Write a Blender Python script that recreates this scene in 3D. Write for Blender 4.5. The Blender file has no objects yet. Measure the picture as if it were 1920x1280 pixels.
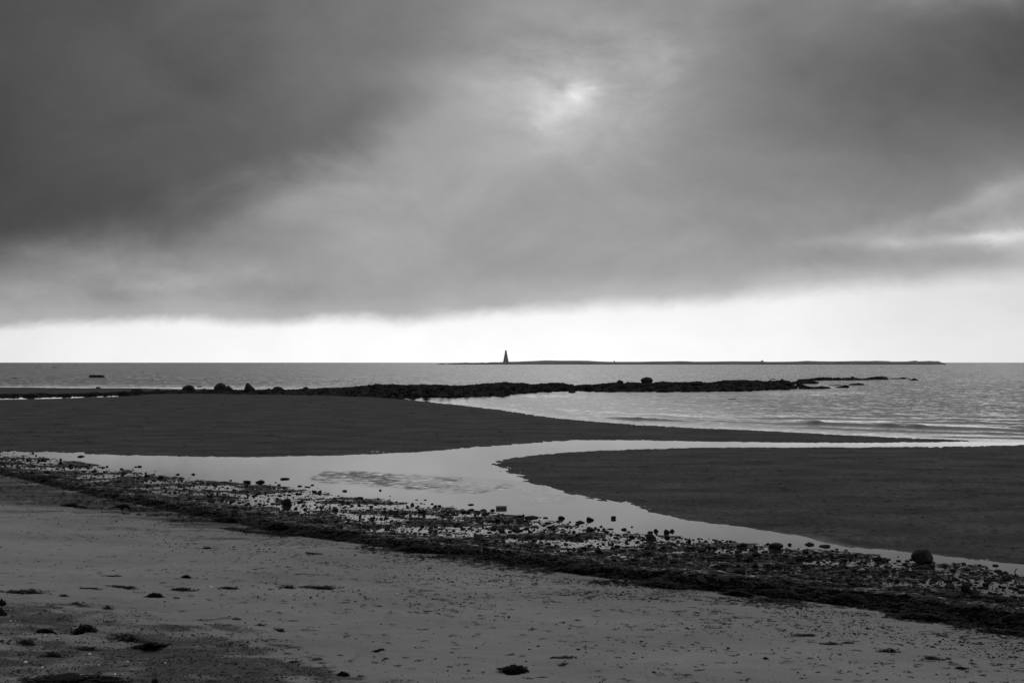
import bpy, bmesh, math, random
import numpy as np
from mathutils import Vector, Matrix

S = bpy.context.scene
COL = S.collection
rnd = random.Random(7)
rng = np.random.default_rng(11)

F = 1867.0      # focal length in photo pixels (35 mm lens on a 1920 px wide frame)
H = 3.4         # eye height above the water
HY = 679.3      # photo row of the true horizon
def s2l(v):
    v = v / 255.0
    return v / 12.92 if v <= 0.04045 else ((v + 0.055) / 1.055) ** 2.4

# ------------------------------------------------------------------ helpers
def tag(o, label=None, cat=None, group=None, kind=None):
    if label: o['label'] = label
    if cat: o['category'] = cat
    if group: o['group'] = group
    if kind: o['kind'] = kind
    return o

def link_mesh(name, me, mat=None, parent=None, smooth=True):
    o = bpy.data.objects.new(name, me)
    COL.objects.link(o)
    if mat: me.materials.append(mat)
    if parent: o.parent = parent
    if smooth and len(me.polygons):
        me.polygons.foreach_set('use_smooth', [True] * len(me.polygons))
    return o

def np_mesh(name, V, Fc):
    """V (n,3), Fc (m,k) constant face size"""
    me = bpy.data.meshes.new(name)
    V = np.asarray(V, dtype=np.float32); Fc = np.asarray(Fc, dtype=np.int32)
    k = Fc.shape[1]
    me.vertices.add(len(V)); me.vertices.foreach_set('co', V.ravel())
    me.loops.add(Fc.size); me.loops.foreach_set('vertex_index', Fc.ravel())
    me.polygons.add(len(Fc)); me.polygons.foreach_set('loop_start', np.arange(0, Fc.size, k, dtype=np.int32))
    me.update(calc_edges=True); me.validate()
    return me

def grid_faces(nr, nc):
    i = np.arange(nr - 1)[:, None] * nc + np.arange(nc - 1)[None, :]
    i = i.ravel()
    return np.stack([i, i + 1, i + nc + 1, i + nc], 1)

def hash2(ix, iy, seed):
    n = (ix.astype(np.int64) * 374761393 + iy.astype(np.int64) * 668265263 + seed * 1442695041) & 0xFFFFFFFF
    n = ((n ^ (n >> 13)) * 1274126177) & 0xFFFFFFFF
    n = ((n ^ (n >> 16)) * 2246822519) & 0xFFFFFFFF
    return ((n ^ (n >> 15)) & 0xFFFFFF) / float(0xFFFFFF)

def vnoise(x, y, seed=0):
    ix = np.floor(x); iy = np.floor(y); fx = x - ix; fy = y - iy
    fx = fx * fx * fx * (fx * (fx * 6 - 15) + 10); fy = fy * fy * fy * (fy * (fy * 6 - 15) + 10)
    a = hash2(ix, iy, seed); b = hash2(ix + 1, iy, seed); c = hash2(ix, iy + 1, seed); d = hash2(ix + 1, iy + 1, seed)
    return (a * (1 - fx) + b * fx) * (1 - fy) + (c * (1 - fx) + d * fx) * fy

def fbm(x, y, seed=0, octs=4, gain=0.5):
    s = 0; a = 1; t = 0
    for k in range(octs):
        s = s + a * vnoise(x * (2 ** k) + 17.3 * k, y * (2 ** k) - 9.1 * k, seed + k * 31)
        t += a; a *= gain
    return s / t

def noise3(P, seed=0):
    return (vnoise(P[:, 0] + 5.2 * P[:, 2], P[:, 1] + 3.1 * P[:, 2], seed) + vnoise(P[:, 1] - 4.7 * P[:, 0] * .3, P[:, 2] * 1.3 + P[:, 0], seed + 9) + vnoise(P[:, 2] + P[:, 0], P[:, 0] - P[:, 1], seed + 23)) / 3

def sst(a, b, x):
    t = np.clip((x - a) / (b - a), 0, 1)
    return t * t * (3 - 2 * t)

def G(px, py, z=0.0):
    Y = F * (H - z) / (py - HY)
    return ((px - 960) / F * Y, Y)

def sdf(x, y, poly):
    """signed distance, positive inside"""
    d = np.full(x.shape, 1e18); ins = np.zeros(x.shape, dtype=bool)
    n = len(poly)
    for i in range(n):
        ax, ay = poly[i]; bx, by = poly[(i + 1) % n]
        ex, ey = bx - ax, by - ay
        L = ex * ex + ey * ey + 1e-12
        t = np.clip(((x - ax) * ex + (y - ay) * ey) / L, 0, 1)
        dx = x - ax - t * ex; dy = y - ay - t * ey
        d = np.minimum(d, dx * dx + dy * dy)
        if abs(ey) > 1e-12:
            c = ((ay > y) != (by > y)) & (x < ex * (y - ay) / ey + ax)
            ins ^= c
    d = np.sqrt(d)
    return np.where(ins, d, -d)

# ------------------------------------------------------------------ materials
def newmat(name):
    m = bpy.data.materials.new(name); m.use_nodes = True
    nt = m.node_tree; nt.nodes.clear()
    return m, nt, nt.nodes, nt.links

class NB:
    """tiny node builder"""
    def __init__(self, nt): self.nt = nt; self.N = nt.nodes; self.L = nt.links
    def put(self, sock, v):
        if v is None: return
        if hasattr(v, 'is_linked') or hasattr(v, 'links'): self.L.new(v, sock)
        else: sock.default_value = v
    def m(self, op, a, b=None, c=None, clamp=False):
        n = self.N.new('ShaderNodeMath'); n.operation = op; n.use_clamp = clamp
        self.put(n.inputs[0], a); self.put(n.inputs[1], b)
        if c is not None: self.put(n.inputs[2], c)
        return n.outputs[0]
    def vm(self, op, a, b=None):
        n = self.N.new('ShaderNodeVectorMath'); n.operation = op
        self.put(n.inputs[0], a)
        if b is not None:
            if op == 'SCALE': self.put(n.inputs[3], b)
            else: self.put(n.inputs[1], b)
        return n.outputs[0]
    def noise(self, vec, scale=1.0, detail=3.0, rough=0.5, dist=0.0):
        n = self.N.new('ShaderNodeTexNoise'); n.noise_dimensions = '3D'
        self.put(n.inputs['Vector'], vec)
        n.inputs['Scale'].default_value = scale; n.inputs['Detail'].default_value = detail
        n.inputs['Roughness'].default_value = rough; n.inputs['Distortion'].default_value = dist
        return n.outputs[0], n.outputs[1]
    def mapping(self, vec, scale=(1, 1, 1), rot=(0, 0, 0)):
        n = self.N.new('ShaderNodeMapping'); self.L.new(vec, n.inputs['Vector'])
        n.inputs['Scale'].default_value = scale; n.inputs['Rotation'].default_value = rot
        return n.outputs[0]
    def pos(self):
        return self.N.new('ShaderNodeNewGeometry').outputs['Position']
    def obj(self):
        return self.N.new('ShaderNodeTexCoord').outputs['Object']
    def attr(self, name):
        n = self.N.new('ShaderNodeAttribute'); n.attribute_name = name
        return n.outputs['Fac']
    def mixf(self, f, a, b):
        n = self.N.new('ShaderNodeMix'); n.data_type = 'FLOAT'
        self.put(n.inputs[0], f); self.put(n.inputs[2], a); self.put(n.inputs[3], b)
        return n.outputs[0]
    def smooth(self, x, a, b):
        n = self.N.new('ShaderNodeMapRange'); n.interpolation_type = 'SMOOTHSTEP'
        self.put(n.inputs[0], x); self.put(n.inputs[1], a); self.put(n.inputs[2], b)
        n.inputs[3].default_value = 0; n.inputs[4].default_value = 1
        return n.outputs[0]
    def maprange(self, x, a, b, c, d):
        n = self.N.new('ShaderNodeMapRange')
        self.put(n.inputs[0], x); self.put(n.inputs[1], a); self.put(n.inputs[2], b)
        n.inputs[3].default_value = c; n.inputs[4].default_value = d
        return n.outputs[0]
    def sep(self, v):
        n = self.N.new('ShaderNodeSeparateXYZ'); self.L.new(v, n.inputs[0]); return n.outputs
    def comb(self, x, y, z):
        n = self.N.new('ShaderNodeCombineXYZ'); self.put(n.inputs[0], x); self.put(n.inputs[1], y); self.put(n.inputs[2], z)
        return n.outputs[0]

def grey_surface(name, lo, hi, scale=4.0, rough=0.8, spec=0.3, bump=0.5, bscale=20.0, bdist=0.02, detail=5, rlo=None):
    """procedural mottled grey material"""
    m, nt, N, L = newmat(name); b = NB(nt)
    bs = N.new('ShaderNodeBsdfPrincipled'); out = N.new('ShaderNodeOutputMaterial')
    L.new(bs.outputs[0], out.inputs[0])
    p = b.pos()
    n1, _ = b.noise(p, scale, detail, 0.6)
    v = b.maprange(n1, 0.3, 0.7, lo, hi)
    c = b.comb(v, v, v); L.new(c, bs.inputs['Base Color'])
    n2, _ = b.noise(p, bscale, 4, 0.65)
    bp = N.new('ShaderNodeBump'); bp.inputs['Strength'].default_value = bump; bp.inputs['Distance'].default_value = bdist
    L.new(n2, bp.inputs['Height']); L.new(bp.outputs[0], bs.inputs['Normal'])
    if rlo is None: bs.inputs['Roughness'].default_value = rough
    else: L.new(b.maprange(n2, 0.35, 0.65, rlo, rough), bs.inputs['Roughness'])
    bs.inputs['Specular IOR Level'].default_value = spec
    return m

M_REEF = grey_surface('reef_rock', 0.003, 0.045, 1.3, 0.9, 0.03, 0.9, 5.0, 0.12, 6)
M_BOULDER = grey_surface('boulder_rock', 0.012, 0.045, 2.2, 0.9, 0.04, 0.8, 9.0, 0.05, 6)
M_STONE = grey_surface('wet_stone', 0.003, 0.016, 9.0, 0.65, 0.12, 0.6, 40.0, 0.01, 4)
M_PEBBLE = grey_surface('pebble', 0.008, 0.05, 14.0, 0.7, 0.2, 0.4, 60.0, 0.005, 3)
M_WEED = grey_surface('wet_seaweed', 0.001, 0.008, 7.0, 0.6, 0.12, 0.8, 45.0, 0.02, 4, rlo=0.3)
M_DRYWEED = grey_surface('drying_seaweed', 0.008, 0.06, 12.0, 0.8, 0.15, 0.8, 70.0, 0.01, 4)
M_WOOD = grey_surface('driftwood', 0.012, 0.05, 20.0, 0.8, 0.2, 0.8, 60.0, 0.01, 4)
M_SHELL = grey_surface('white_shell', 0.6, 0.85, 30.0, 0.5, 0.4, 0.2, 60.0, 0.002, 2)
M_FEATHER = grey_surface('black_feather', 0.002, 0.006, 30.0, 0.6, 0.12, 0.4, 80.0, 0.005, 3)
M_GULL = grey_surface('gull_plumage', 0.03, 0.07, 4.0, 0.8, 0.1, 0.2, 10.0, 0.01, 2)
M_CAN = grey_surface('weathered_metal', 0.03, 0.085, 10.0, 0.5, 0.4, 0.3, 40.0, 0.004, 4)
M_CANDARK = grey_surface('dark_rim_metal', 0.02, 0.05, 10.0, 0.5, 0.4, 0.3, 40.0, 0.004, 4)
M_TOWER = grey_surface('beacon_masonry', 0.26, 0.36, 0.6, 0.9, 0.1, 0.4, 2.0, 0.1, 5)
M_TOWERDARK = grey_surface('beacon_dark_stone', 0.02, 0.04, 0.6, 0.9, 0.1, 0.3, 2.0, 0.1, 4)

def island_material():
    m, nt, N, L = newmat('island_turf_and_rock'); b = NB(nt)
    bs = N.new('ShaderNodeBsdfPrincipled'); out = N.new('ShaderNodeOutputMaterial'); L.new(bs.outputs[0], out.inputs[0])
    p = b.pos(); z = b.sep(p)[2]
    n, _ = b.noise(b.mapping(p, (0.03, 0.03, 0.2)), 1.0, 5, 0.6)
    n2, _ = b.noise(b.mapping(p, (0.012, 0.02, 0.1)), 1.0, 3, 0.5)
    edge = b.smooth(b.m('ADD', z, b.m('MULTIPLY', b.m('SUBTRACT', n2, 0.5), 3.0)), 0.9, 1.9)
    v = b.mixf(edge, b.maprange(n, 0.3, 0.7, 0.008, 0.03), b.maprange(n, 0.3, 0.7, 0.12, 0.24))
    L.new(b.comb(v, v, v), bs.inputs['Base Color'])
    bs.inputs['Roughness'].default_value = 0.95; bs.inputs['Specular IOR Level'].default_value = 0.05
    return m
M_ISLAND = island_material()

def sand_material():
    m, nt, N, L = newmat('beach_sand'); b = NB(nt)
    bs = N.new('ShaderNodeBsdfPrincipled'); out = N.new('ShaderNodeOutputMaterial'); L.new(bs.outputs[0], out.inputs[0])
    p = b.pos()
    wet = b.attr('wet'); band = b.attr('band'); grit = b.attr('grit')
    big, _ = b.noise(b.mapping(p, (0.35, 0.9, 0.5), (0, 0, 0.25)), 1.0, 5, 0.55)
    mid, _ = b.noise(b.mapping(p, (3.0, 7.0, 3.0), (0, 0, 0.2)), 1.0, 5, 0.65)
    fine, _ = b.noise(p, 55.0, 4, 0.75)
    rip, _ = b.noise(b.mapping(p, (8.0, 4.5, 4.0), (0, 0, -0.2)), 1.0, 6, 0.72, 0.3)
    # dry upper beach
    dry = b.m('MULTIPLY', b.maprange(big, 0.3, 0.7, 0.195, 0.272), b.maprange(fine, 0.3, 0.7, 0.76, 1.22))
    dry = b.m('MULTIPLY', dry, b.maprange(mid, 0.3, 0.7, 0.92, 1.08))
    # dark wet rippled flats
    wetc = b.m('MULTIPLY', b.maprange(big, 0.3, 0.7, 0.030, 0.074), b.maprange(rip, 0.3, 0.7, 0.5, 1.5))
    wetc = b.m('MULTIPLY', wetc, b.maprange(fine, 0.3, 0.7, 0.6, 1.4))
    bandc = b.m('MULTIPLY', b.maprange(mid, 0.35, 0.65, 0.004, 0.045), b.maprange(fine, 0.3, 0.7, 0.6, 1.4))
    g2, _ = b.noise(p, 28.0, 5, 0.8)
    gm = b.smooth(b.m('ADD', b.m('ADD', b.m('MULTIPLY', grit, 0.75), b.m('MULTIPLY', b.m('SUBTRACT', g2, 0.5), 1.9)), b.m('MULTIPLY', b.m('SUBTRACT', mid, 0.5), 0.9)), 0.12, 0.85)
    gm = b.m('MULTIPLY', gm, b.smooth(grit, 0.0, 0.5))
    spk, _ = b.noise(p, 90.0, 2, 0.6)
    col = b.mixf(gm, dry, b.m('MULTIPLY', b.maprange(g2, 0.35, 0.65, 0.03, 0.10), b.maprange(spk, 0.35, 0.65, 0.6, 1.5)))
    col = b.mixf(wet, col, wetc)
    col = b.mixf(band, col, bandc)
    L.new(b.comb(col, col, col), bs.inputs['Base Color'])
    # roughness: wet film on the flats in patches
    film, _ = b.noise(b.mapping(p, (7.0, 5.0, 1.0), (0, 0, -0.1)), 1.0, 6, 0.75)
    fw = b.m('MULTIPLY', wet, b.m('MULTIPLY', b.smooth(film, 0.54, 0.72), b.smooth(big, 0.46, 0.62)))
    bf, _ = b.noise(b.mapping(p, (5.0, 11.0, 8.0), (0, 0, -0.3)), 1.0, 5, 0.7)
    bw_ = b.m('MULTIPLY', band, b.smooth(bf, 0.50, 0.58))
    L.new(b.mixf(bw_, b.mixf(fw, 0.85, 0.36), 0.10), bs.inputs['Roughness'])
    L.new(b.mixf(bw_, b.mixf(b.m('MAXIMUM', wet, band), 0.08, b.mixf(fw, 0.10, 0.55)), 0.9), bs.inputs['Specular IOR Level'])
    hgt = b.m('ADD', b.m('MULTIPLY', fine, 0.25), b.m('ADD', mid, b.m('MULTIPLY', rip, b.m('MULTIPLY', wet, 1.5))))
    bp = N.new('ShaderNodeBump'); bp.inputs['Strength'].default_value = 0.55; bp.inputs['Distance'].default_value = 0.035
    L.new(hgt, bp.inputs['Height']); L.new(bp.outputs[0], bs.inputs['Normal'])
    return m
M_SAND = sand_material()

def water_material():
    m, nt, N, L = newmat('sea_water'); b = NB(nt)
    out = N.new('ShaderNodeOutputMaterial')
    p = b.pos(); wave = b.attr('wave')
    _, c1 = b.noise(b.mapping(p, (1.0, 2.6, 1.0)), 2.6, 3, 0.6)
    _, c2 = b.noise(b.mapping(p, (1.2, 0.9, 1.0), (0, 0, 0.12)), 1.0, 3, 0.6)
    _, c3 = b.noise(b.mapping(p, (0.16, 0.13, 1.0), (0, 0, 0.05)), 1.0, 4, 0.6)
    a = b.vm('SCALE', b.vm('SUBTRACT', c1, (0.5, 0.5, 0.5)), 0.5)
    c = b.vm('SCALE', b.vm('SUBTRACT', c2, (0.5, 0.5, 0.5)), 0.32)
    d = b.vm('SCALE', b.vm('SUBTRACT', c3, (0.5, 0.5, 0.5)), 0.07)
    ripple = b.attr('ripple')
    _, c4 = b.noise(b.mapping(p, (4.0, 6.5, 1.0), (0, 0, -0.1)), 1.0, 2, 0.5)
    s4 = b.sep(b.vm('SCALE', b.vm('SUBTRACT', c4, (0.5, 0.5, 0.5)), ripple))
    s = b.sep(b.vm('SCALE', b.vm('ADD', b.vm('ADD', a, c), d), wave))
    geo = N.new('ShaderNodeNewGeometry')
    tilt = b.comb(b.m('ADD', s[0], s4[0]), b.m('SUBTRACT', b.m('ADD', s[1], s4[1]), b.m('ADD', b.m('MULTIPLY', ripple, 0.13), b.m('MULTIPLY', wave, 0.105))), 0.0)
    nrm = b.vm('NORMALIZE', b.vm('ADD', geo.outputs['Normal'], tilt))
    fr = N.new('ShaderNodeFresnel'); fr.inputs['IOR'].default_value = 1.33; L.new(nrm, fr.inputs['Normal'])
    fac = b.m('MINIMUM', b.m('ADD', b.m('MULTIPLY', fr.outputs[0], 1.9), 0.02), 0.95)
    gl = N.new('ShaderNodeBsdfGlossy'); gl.inputs['Roughness'].default_value = 0.03; gl.inputs['Color'].default_value = (1, 1, 1, 1); L.new(nrm, gl.inputs['Normal'])
    di = N.new('ShaderNodeBsdfDiffuse'); di.inputs['Color'].default_value = (0.03, 0.03, 0.03, 1)
    mx = N.new('ShaderNodeMixShader'); L.new(fac, mx.inputs[0]); L.new(di.outputs[0], mx.inputs[1]); L.new(gl.outputs[0], mx.inputs[2])
    L.new(mx.outputs[0], out.inputs[0])
    return m
M_WATER = water_material()

# ------------------------------------------------------------------ shorelines (photo points laid on the water level)
def line(pts): return [G(x, y) for x, y in pts]
A_sea = [(-700, 724), (-300, 724.8), (0, 725.6), (100, 726.3), (200, 727), (330, 728), (400, 728.8), (470, 730), (540, 732), (620, 736), (680, 741),
         (710, 745.0), (760, 749), (800, 752.5), (850, 758), (905, 764.5), (960, 771.5), (1000, 778), (1060, 785.5), (1100, 789), (1150, 792.5), (1200, 796), (1300, 801.5),
         (1440, 808), (1500, 811), (1560, 814.3), (1640, 817.6), (1700, 820.3), (1760, 823.0), (1815, 825.8)]
A_low = [(1810, 828.2), (1700, 829.7), (1560, 830.6), (1440, 828.5), (1320, 827), (1200, 825.5), (1130, 825), (1060, 826.5), (1000, 830.5), (960, 833.5), (900, 837),
         (860, 840.5), (800, 845.5), (720, 850), (600, 854), (480, 857), (380, 856), (300, 854), (200, 852), (120, 850), (60, 848.5), (0, 848), (-300, 846), (-700, 843)]
BANK_A = line(A_sea + A_low)
BANK_B = line([(2700, 830), (2300, 831), (1920, 833.5), (1800, 835.5), (1700, 837), (1600, 838.5), (1440, 838.5), (1300, 839.5), (1200, 841.5), (1100, 845.5), (1040, 849.5),
               (1000, 853), (960, 858.5), (932, 866), (919, 875), (938, 884), (965, 893), (990, 901), (1030, 913), (1080, 926), (1130, 938), (1180, 947), (1230, 960),
               (1300, 974), (1360, 983), (1420, 992), (1480, 999), (1520, 1002), (1560, 1012), (1600, 1021), (1680, 1031), (1750, 1037), (1800, 1044), (1850, 1051),
               (1920, 1058), (2100, 1080), (2700, 1140)])
POOL = line([(-300, 751), (-300, 743.5), (0, 743), (60, 742.6), (110, 742), (160, 741), (220, 739.8), (262, 739.5), (262, 741.2), (220, 743.0), (160, 744.6), (110, 746.5), (50, 748), (0, 748.6)])
shore = [(-900, 812), (-400, 832), (0, 851), (60, 856), (110, 864), (170, 871.5), (230, 883), (270, 888), (300, 893), (380, 901), (450, 908), (520, 914.5), (580, 921), (640, 932), (700, 937),
         (760, 943), (820, 950), (880, 958), (940, 967), (1000, 973), (1060, 982), (1120, 992), (1180, 999), (1240, 1005), (1300, 1011), (1360, 1015), (1430, 1021), (1500, 1029),
         (1560, 1037), (1640, 1043.5), (1700, 1051), (1740, 1058), (1800, 1060), (1850, 1066), (1920, 1083), (2100, 1110), (2900, 1230)]
SHORE = line(shore)
BEACH = SHORE + [(60, -60), (-90, -60), (-140, 40)]

def h_beach(s):
    return np.where(s > 0, 0.006 * s + 0.0050 * np.clip(s - 3.8, 0, 30) ** 2, 0.03 * s)

def G_on_beach(px, py, iters=30):
    """photo point laid on the smooth beach slope"""
    px = np.atleast_1d(np.asarray(px, float)); py = np.atleast_1d(np.asarray(py, float))
    z = np.zeros_like(px)
    for _ in range(iters):
        Y = F * (H - z) / (py - HY); X = (px - 960) / F * Y
        z = 0.5 * z + 0.5 * np.clip(h_beach(sdf(X, Y, BEACH)), 0, 2.5)
    return X, Y

inner = [(-500, 862), (-150, 876), (0, 890), (60, 903), (130, 919), (200, 934), (280, 950), (360, 966), (440, 981), (500, 994), (560, 1004), (640, 1015), (720, 1025), (800, 1036), (870, 1044),
         (940, 1053), (1000, 1060), (1060, 1072), (1140, 1084), (1220, 1088), (1260, 1101), (1340, 1108), (1400, 1113), (1480, 1121), (1560, 1132), (1650, 1145), (1760, 1160),
         (1840, 1170), (1920, 1188), (2100, 1215), (2700, 1300)]
ix, iy = G_on_beach([p[0] for p in inner], [p[1] for p in inner])
SANDP = list(zip(ix.tolist(), iy.tolist())) + [(60, -60), (-90, -60), (-140, 30)]
def px_region(pts):
    x, y = G_on_beach([p[0] for p in pts], [p[1] for p in pts]); return list(zip(x.tolist(), y.tolist()))
LEFTB = px_region([(-300, 880), (0, 886), (130, 912), (280, 946), (440, 978), (560, 1000), (440, 992), (300, 975), (200, 962), (120, 956), (60, 948), (0, 938), (-300, 920)])
GRIT = px_region([(-250, 1120), (60, 1128), (150, 1138), (240, 1152), (330, 1163), (420, 1172), (500, 1195), (555, 1225), (600, 1275), (640, 1330), (-250, 1330)])
DAMP = px_region([(450, 1112), (600, 1118), (700, 1135), (800, 1158), (760, 1162), (660, 1152), (560, 1135), (440, 1122)])
DAMP2 = px_region([(880, 1070), (1100, 1100), (1350, 1135), (1600, 1170), (1920, 1215), (1920, 1200), (1600, 1150), (1300, 1112), (1080, 1085)])

def ground(x, y, full=False):
    x = np.asarray(x, float); y = np.asarray(y, float)
    sA = sdf(x, y, BANK_A); sB = sdf(x, y, BANK_B); sC = sdf(x, y, BEACH); sI = sdf(x, y, SANDP)
    def bank(s, top, k): return np.where(s > 0, top * (1 - np.exp(-np.maximum(s, 0) / k)) + 0.005 * sst(0, 0.25, s), np.maximum(0.035 * s, -0.6))
    rough = (fbm(x * 2.2 + y * 0.9, y * 3.6, 3, 4, 0.6) - 0.5) * 0.019 + (fbm(x * 8.0 + y * 3.5, y * 2.6, 6, 2, 0.6) - 0.5) * 0.016 + (fbm(x * 0.35, y * 0.5, 8, 3) - 0.5) * 0.022
    hA = bank(sA, 0.07, 7.0) ; hB = bank(sB, 0.06, 5.0)
    hb = np.maximum(hA, hB) + rough * sst(-1.5, 0.3, np.maximum(sA, sB))
    # mound of dark sand at the tip beside the stream
    mx, my = G(1572, 1009); hb = hb + 0.055 * np.exp(-((x - mx) / 0.35) ** 2 - ((y - my) / 0.45) ** 2)
    sP = sdf(x, y, POOL); hb = np.minimum(hb, np.where(sP > 0, -0.03 * sP - 0.004, -0.03 * sP - 0.004))
    hC = h_beach(sC)
    inb = sst(-0.6, 0.15, sC) * sst(-0.15, 0.25, -sI)          # inside the weed belt
    lump = (fbm(x * 0.8 + y * .2, y * 1.9, 41, 3) - 0.5) * 0.13 + (fbm(x * 4.0, y * 7.0, 47, 4, 0.65) - 0.5) * 0.085
    frac = np.clip(sC, 0, 50) / (np.clip(sC, 0, 50) + np.clip(-sI, 0, 50) + 1e-6)
    hC = hC + inb * (lump + 0.004 - (h_beach(sC) * 0.62 + 0.007) * (1 - sst(0.45, 0.8, frac)) * sst(0.0, 0.12, frac))
    heap = np.exp(-((-sI - 0.55) / 0.5) ** 2) * (0.02 + 0.12 * fbm(x * 1.6, y * 1.6, 61, 3)) * (0.55 + 0.9 * fbm(x * 0.4 + 3, y * 0.4, 66, 2))
    hC = hC + heap * sst(-0.1, 0.35, -sI) * sst(0, 1, sC)
    dunes = (fbm(x * 0.45, y * 0.9, 71, 3) - 0.5) * 0.09 + (fbm(x * 2.5, y * 4.0, 77, 4) - 0.5) * 0.022 - 0.035 * sst(0.66, 0.80, vnoise(x * 2.6, y * 3.2, 83)) * sst(0.4, 0.6, fbm(x * 0.5, y * 0.6, 84, 2))
    hC = hC + dunes * sst(0, 1.2, sI)
    h = np.maximum(hb, hC)
    if not full: return h
    wet = np.where(hb > hC, 1.0, 0.0)
    wet = np.maximum(sst(-0.5, 0.1, np.maximum(sA, sB)), 1 - sst(-2.0, -0.2, sC)) * (1 - sst(-0.1, 0.1, sC))
    en = (fbm(x * 2.0, y * 5.0, 90, 4, 0.6) - 0.5) * 0.9
    band = sst(-0.9, -0.1, sC) * (1 - sst(-0.06, 0.06, sI + en * 0.22))
    gn = (fbm(x * 2.0, y * 4.5, 93, 4, 0.65) - 0.5)
    grit = sst(-0.5, 0.5, sdf(x, y, GRIT) + gn * 2.2) * (0.45 + 0.75 * sst(0.3, 0.6, fbm(x * 1.1, y * 2.0, 98, 4, 0.6)))
    grit = np.maximum(grit, 1.05 * sst(-1.6, 0.9, sdf(x, y, LEFTB) + (fbm(x * 0.5 + y * .3, y * 3.0, 99, 4, .6) - 0.5) * 4.0))
    grit = np.maximum(grit, 0.30 * sst(-0.25, 0.2, sdf(x, y, DAMP) + gn * 0.3))
    grit = np.maximum(grit, 0.33 * sst(-0.3, 0.3, sdf(x, y, DAMP2) + gn * 1.5))
    grit = np.maximum(grit, (0.55 * (1 - sst(0.0, 1.6, sI))) * sst(0.36, 0.6, fbm(x * 1.6, y * 5.0, 95, 4)))
    return h, wet, band, grit, sA, sB, sC, sI

def place(px, py, water=True):
    """photo point -> world point on the ground (or on the water where that is higher)"""
    px = np.atleast_1d(np.asarray(px, float)); py = np.atleast_1d(np.asarray(py, float))
    z = np.zeros_like(px)
    for _ in range(22):
        Y = F * (H - z) / (py - HY); X = (px - 960) / F * Y
        hz = ground(X, Y)
        if water: hz = np.maximum(hz, 0)
        z = 0.55 * z + 0.45 * np.clip(hz, -0.5, 2.5)
    return X, Y, z

# ------------------------------------------------------------------ ground sheet
def set_attr(me, name, arr):
    a = me.attributes.new(name, 'FLOAT', 'POINT'); a.data.foreach_set('value', np.asarray(arr, dtype=np.float32).ravel())

rows = [-40, -25, -15, -8, -4, -1, 1, 2.5, 4, 5, 6]
pyv = np.arange(1420, 715, -1.35)
yv = F * (H - 0.75 * sst(960, 1330, pyv)) / (pyv - HY)
yv = yv[yv > 6.3]
yv = np.concatenate([rows, yv, [230, 320, 500, 1000, 3000, 8000, 16000]])
uc = np.concatenate([[-6, -3, -1.8, -1.3, -1.0, -0.85], np.arange(-0.74, 0.7401, 0.00125), [0.85, 1.0, 1.3, 1.8, 3, 6]])
YY, UU = np.meshgrid(yv, uc, indexing='ij')
width = np.where(YY > 6, YY, 6 + 0.3 * (6 - YY))
XX = UU * width
hh, wet, band, grit, sA, sB, sC, sI = ground(XX.ravel(), YY.ravel(), True)
hh = np.where(YY.ravel() > 200, -1.0 - (YY.ravel() / 16000) * 3, hh)
V = np.stack([XX.ravel(), YY.ravel(), hh], 1)
me = np_mesh('beach_ground', V, grid_faces(len(yv), len(uc))[:, ::-1] if False else grid_faces(len(yv), len(uc)))
set_attr(me, 'wet', wet); set_attr(me, 'band', band); set_attr(me, 'grit', grit)
g_ob = link_mesh('beach_ground', me, M_SAND)
tag(g_ob, 'pale dry sand running down to dark rippled tidal flats', 'beach', kind='structure')

# ------------------------------------------------------------------ water sheet
pyw = np.concatenate([np.arange(1130, 832, -1.5), np.arange(832, 770, -0.4), np.arange(770, 690, -1.2)])
yw = F * H / (pyw - HY)
yw = np.concatenate([[9.5, 11, 12.5], yw[yw > 13.6], [700, 900, 1300, 2000, 4000, 9000, 22000]])
uw = np.concatenate([[-5, -2, -1.2, -0.9], np.arange(-0.75, 0.7501, 0.003), [0.9, 1.2, 2, 5]])
YW, UW = np.meshgrid(yw, uw, indexing='ij'); XW = UW * YW
x = XW.ravel(); y = YW.ravel()
ppx = 960 + F * x / y; ppy = HY + F * H / y
sA = sdf(x, y, BANK_A); sB = sdf(x, y, BANK_B); sC = sdf(x, y, BEACH)
dsh = -np.maximum(sA, np.maximum(sB, sC))
sea_edge = np.interp(ppx, [p[0] for p in A_sea], [p[1] for p in A_sea], right=828.5)
is_sea = 1 - sst(-1.0, 1.5, ppy - sea_edge)
calm_reef = np.exp(-((ppy - 742 - (ppx - 960) * 0.00) / 5.5) ** 2) * sst(700, 800, ppx) * (1 - sst(1060, 1180, ppx))
calm_reef = np.maximum(calm_reef, np.exp(-((ppx - 850) / 90) ** 2) * np.exp(-((ppy - 752) / 9) ** 2))
calm_reef = np.maximum(calm_reef, 0.45 * np.exp(-((ppy - 737) / 5) ** 2) * sst(1380, 1450, ppx) * (1 - sst(1580, 1680, ppx)))
wv = 0.10 * is_sea + 0.9 * is_sea * sst(0.3, 4.0, dsh) * (0.35 + 0.65 * sst(2, 30, dsh)) * (1 - 0.9 * np.clip(calm_reef, 0, 1))
# catspaw of ripples on the stream
rx = (ppx - 800) / 235.0; ry = (ppy - 904 - (ppx - 800) * 0.055) / 21.0
cat = sst(1.0, 0.45, np.sqrt(rx * rx + ry * ry) + (fbm(ppx / 60, ppy / 12, 5, 3) - 0.5) * 0.6)
rx2 = (ppx - 1000) / 110.0; ry2 = (ppy - 935) / 13.0
cat2 = sst(1.1, 0.3, np.sqrt(rx2 * rx2 + ry2 * ry2))
wv = np.maximum(wv, (1 - is_sea) * 0.012)
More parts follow.
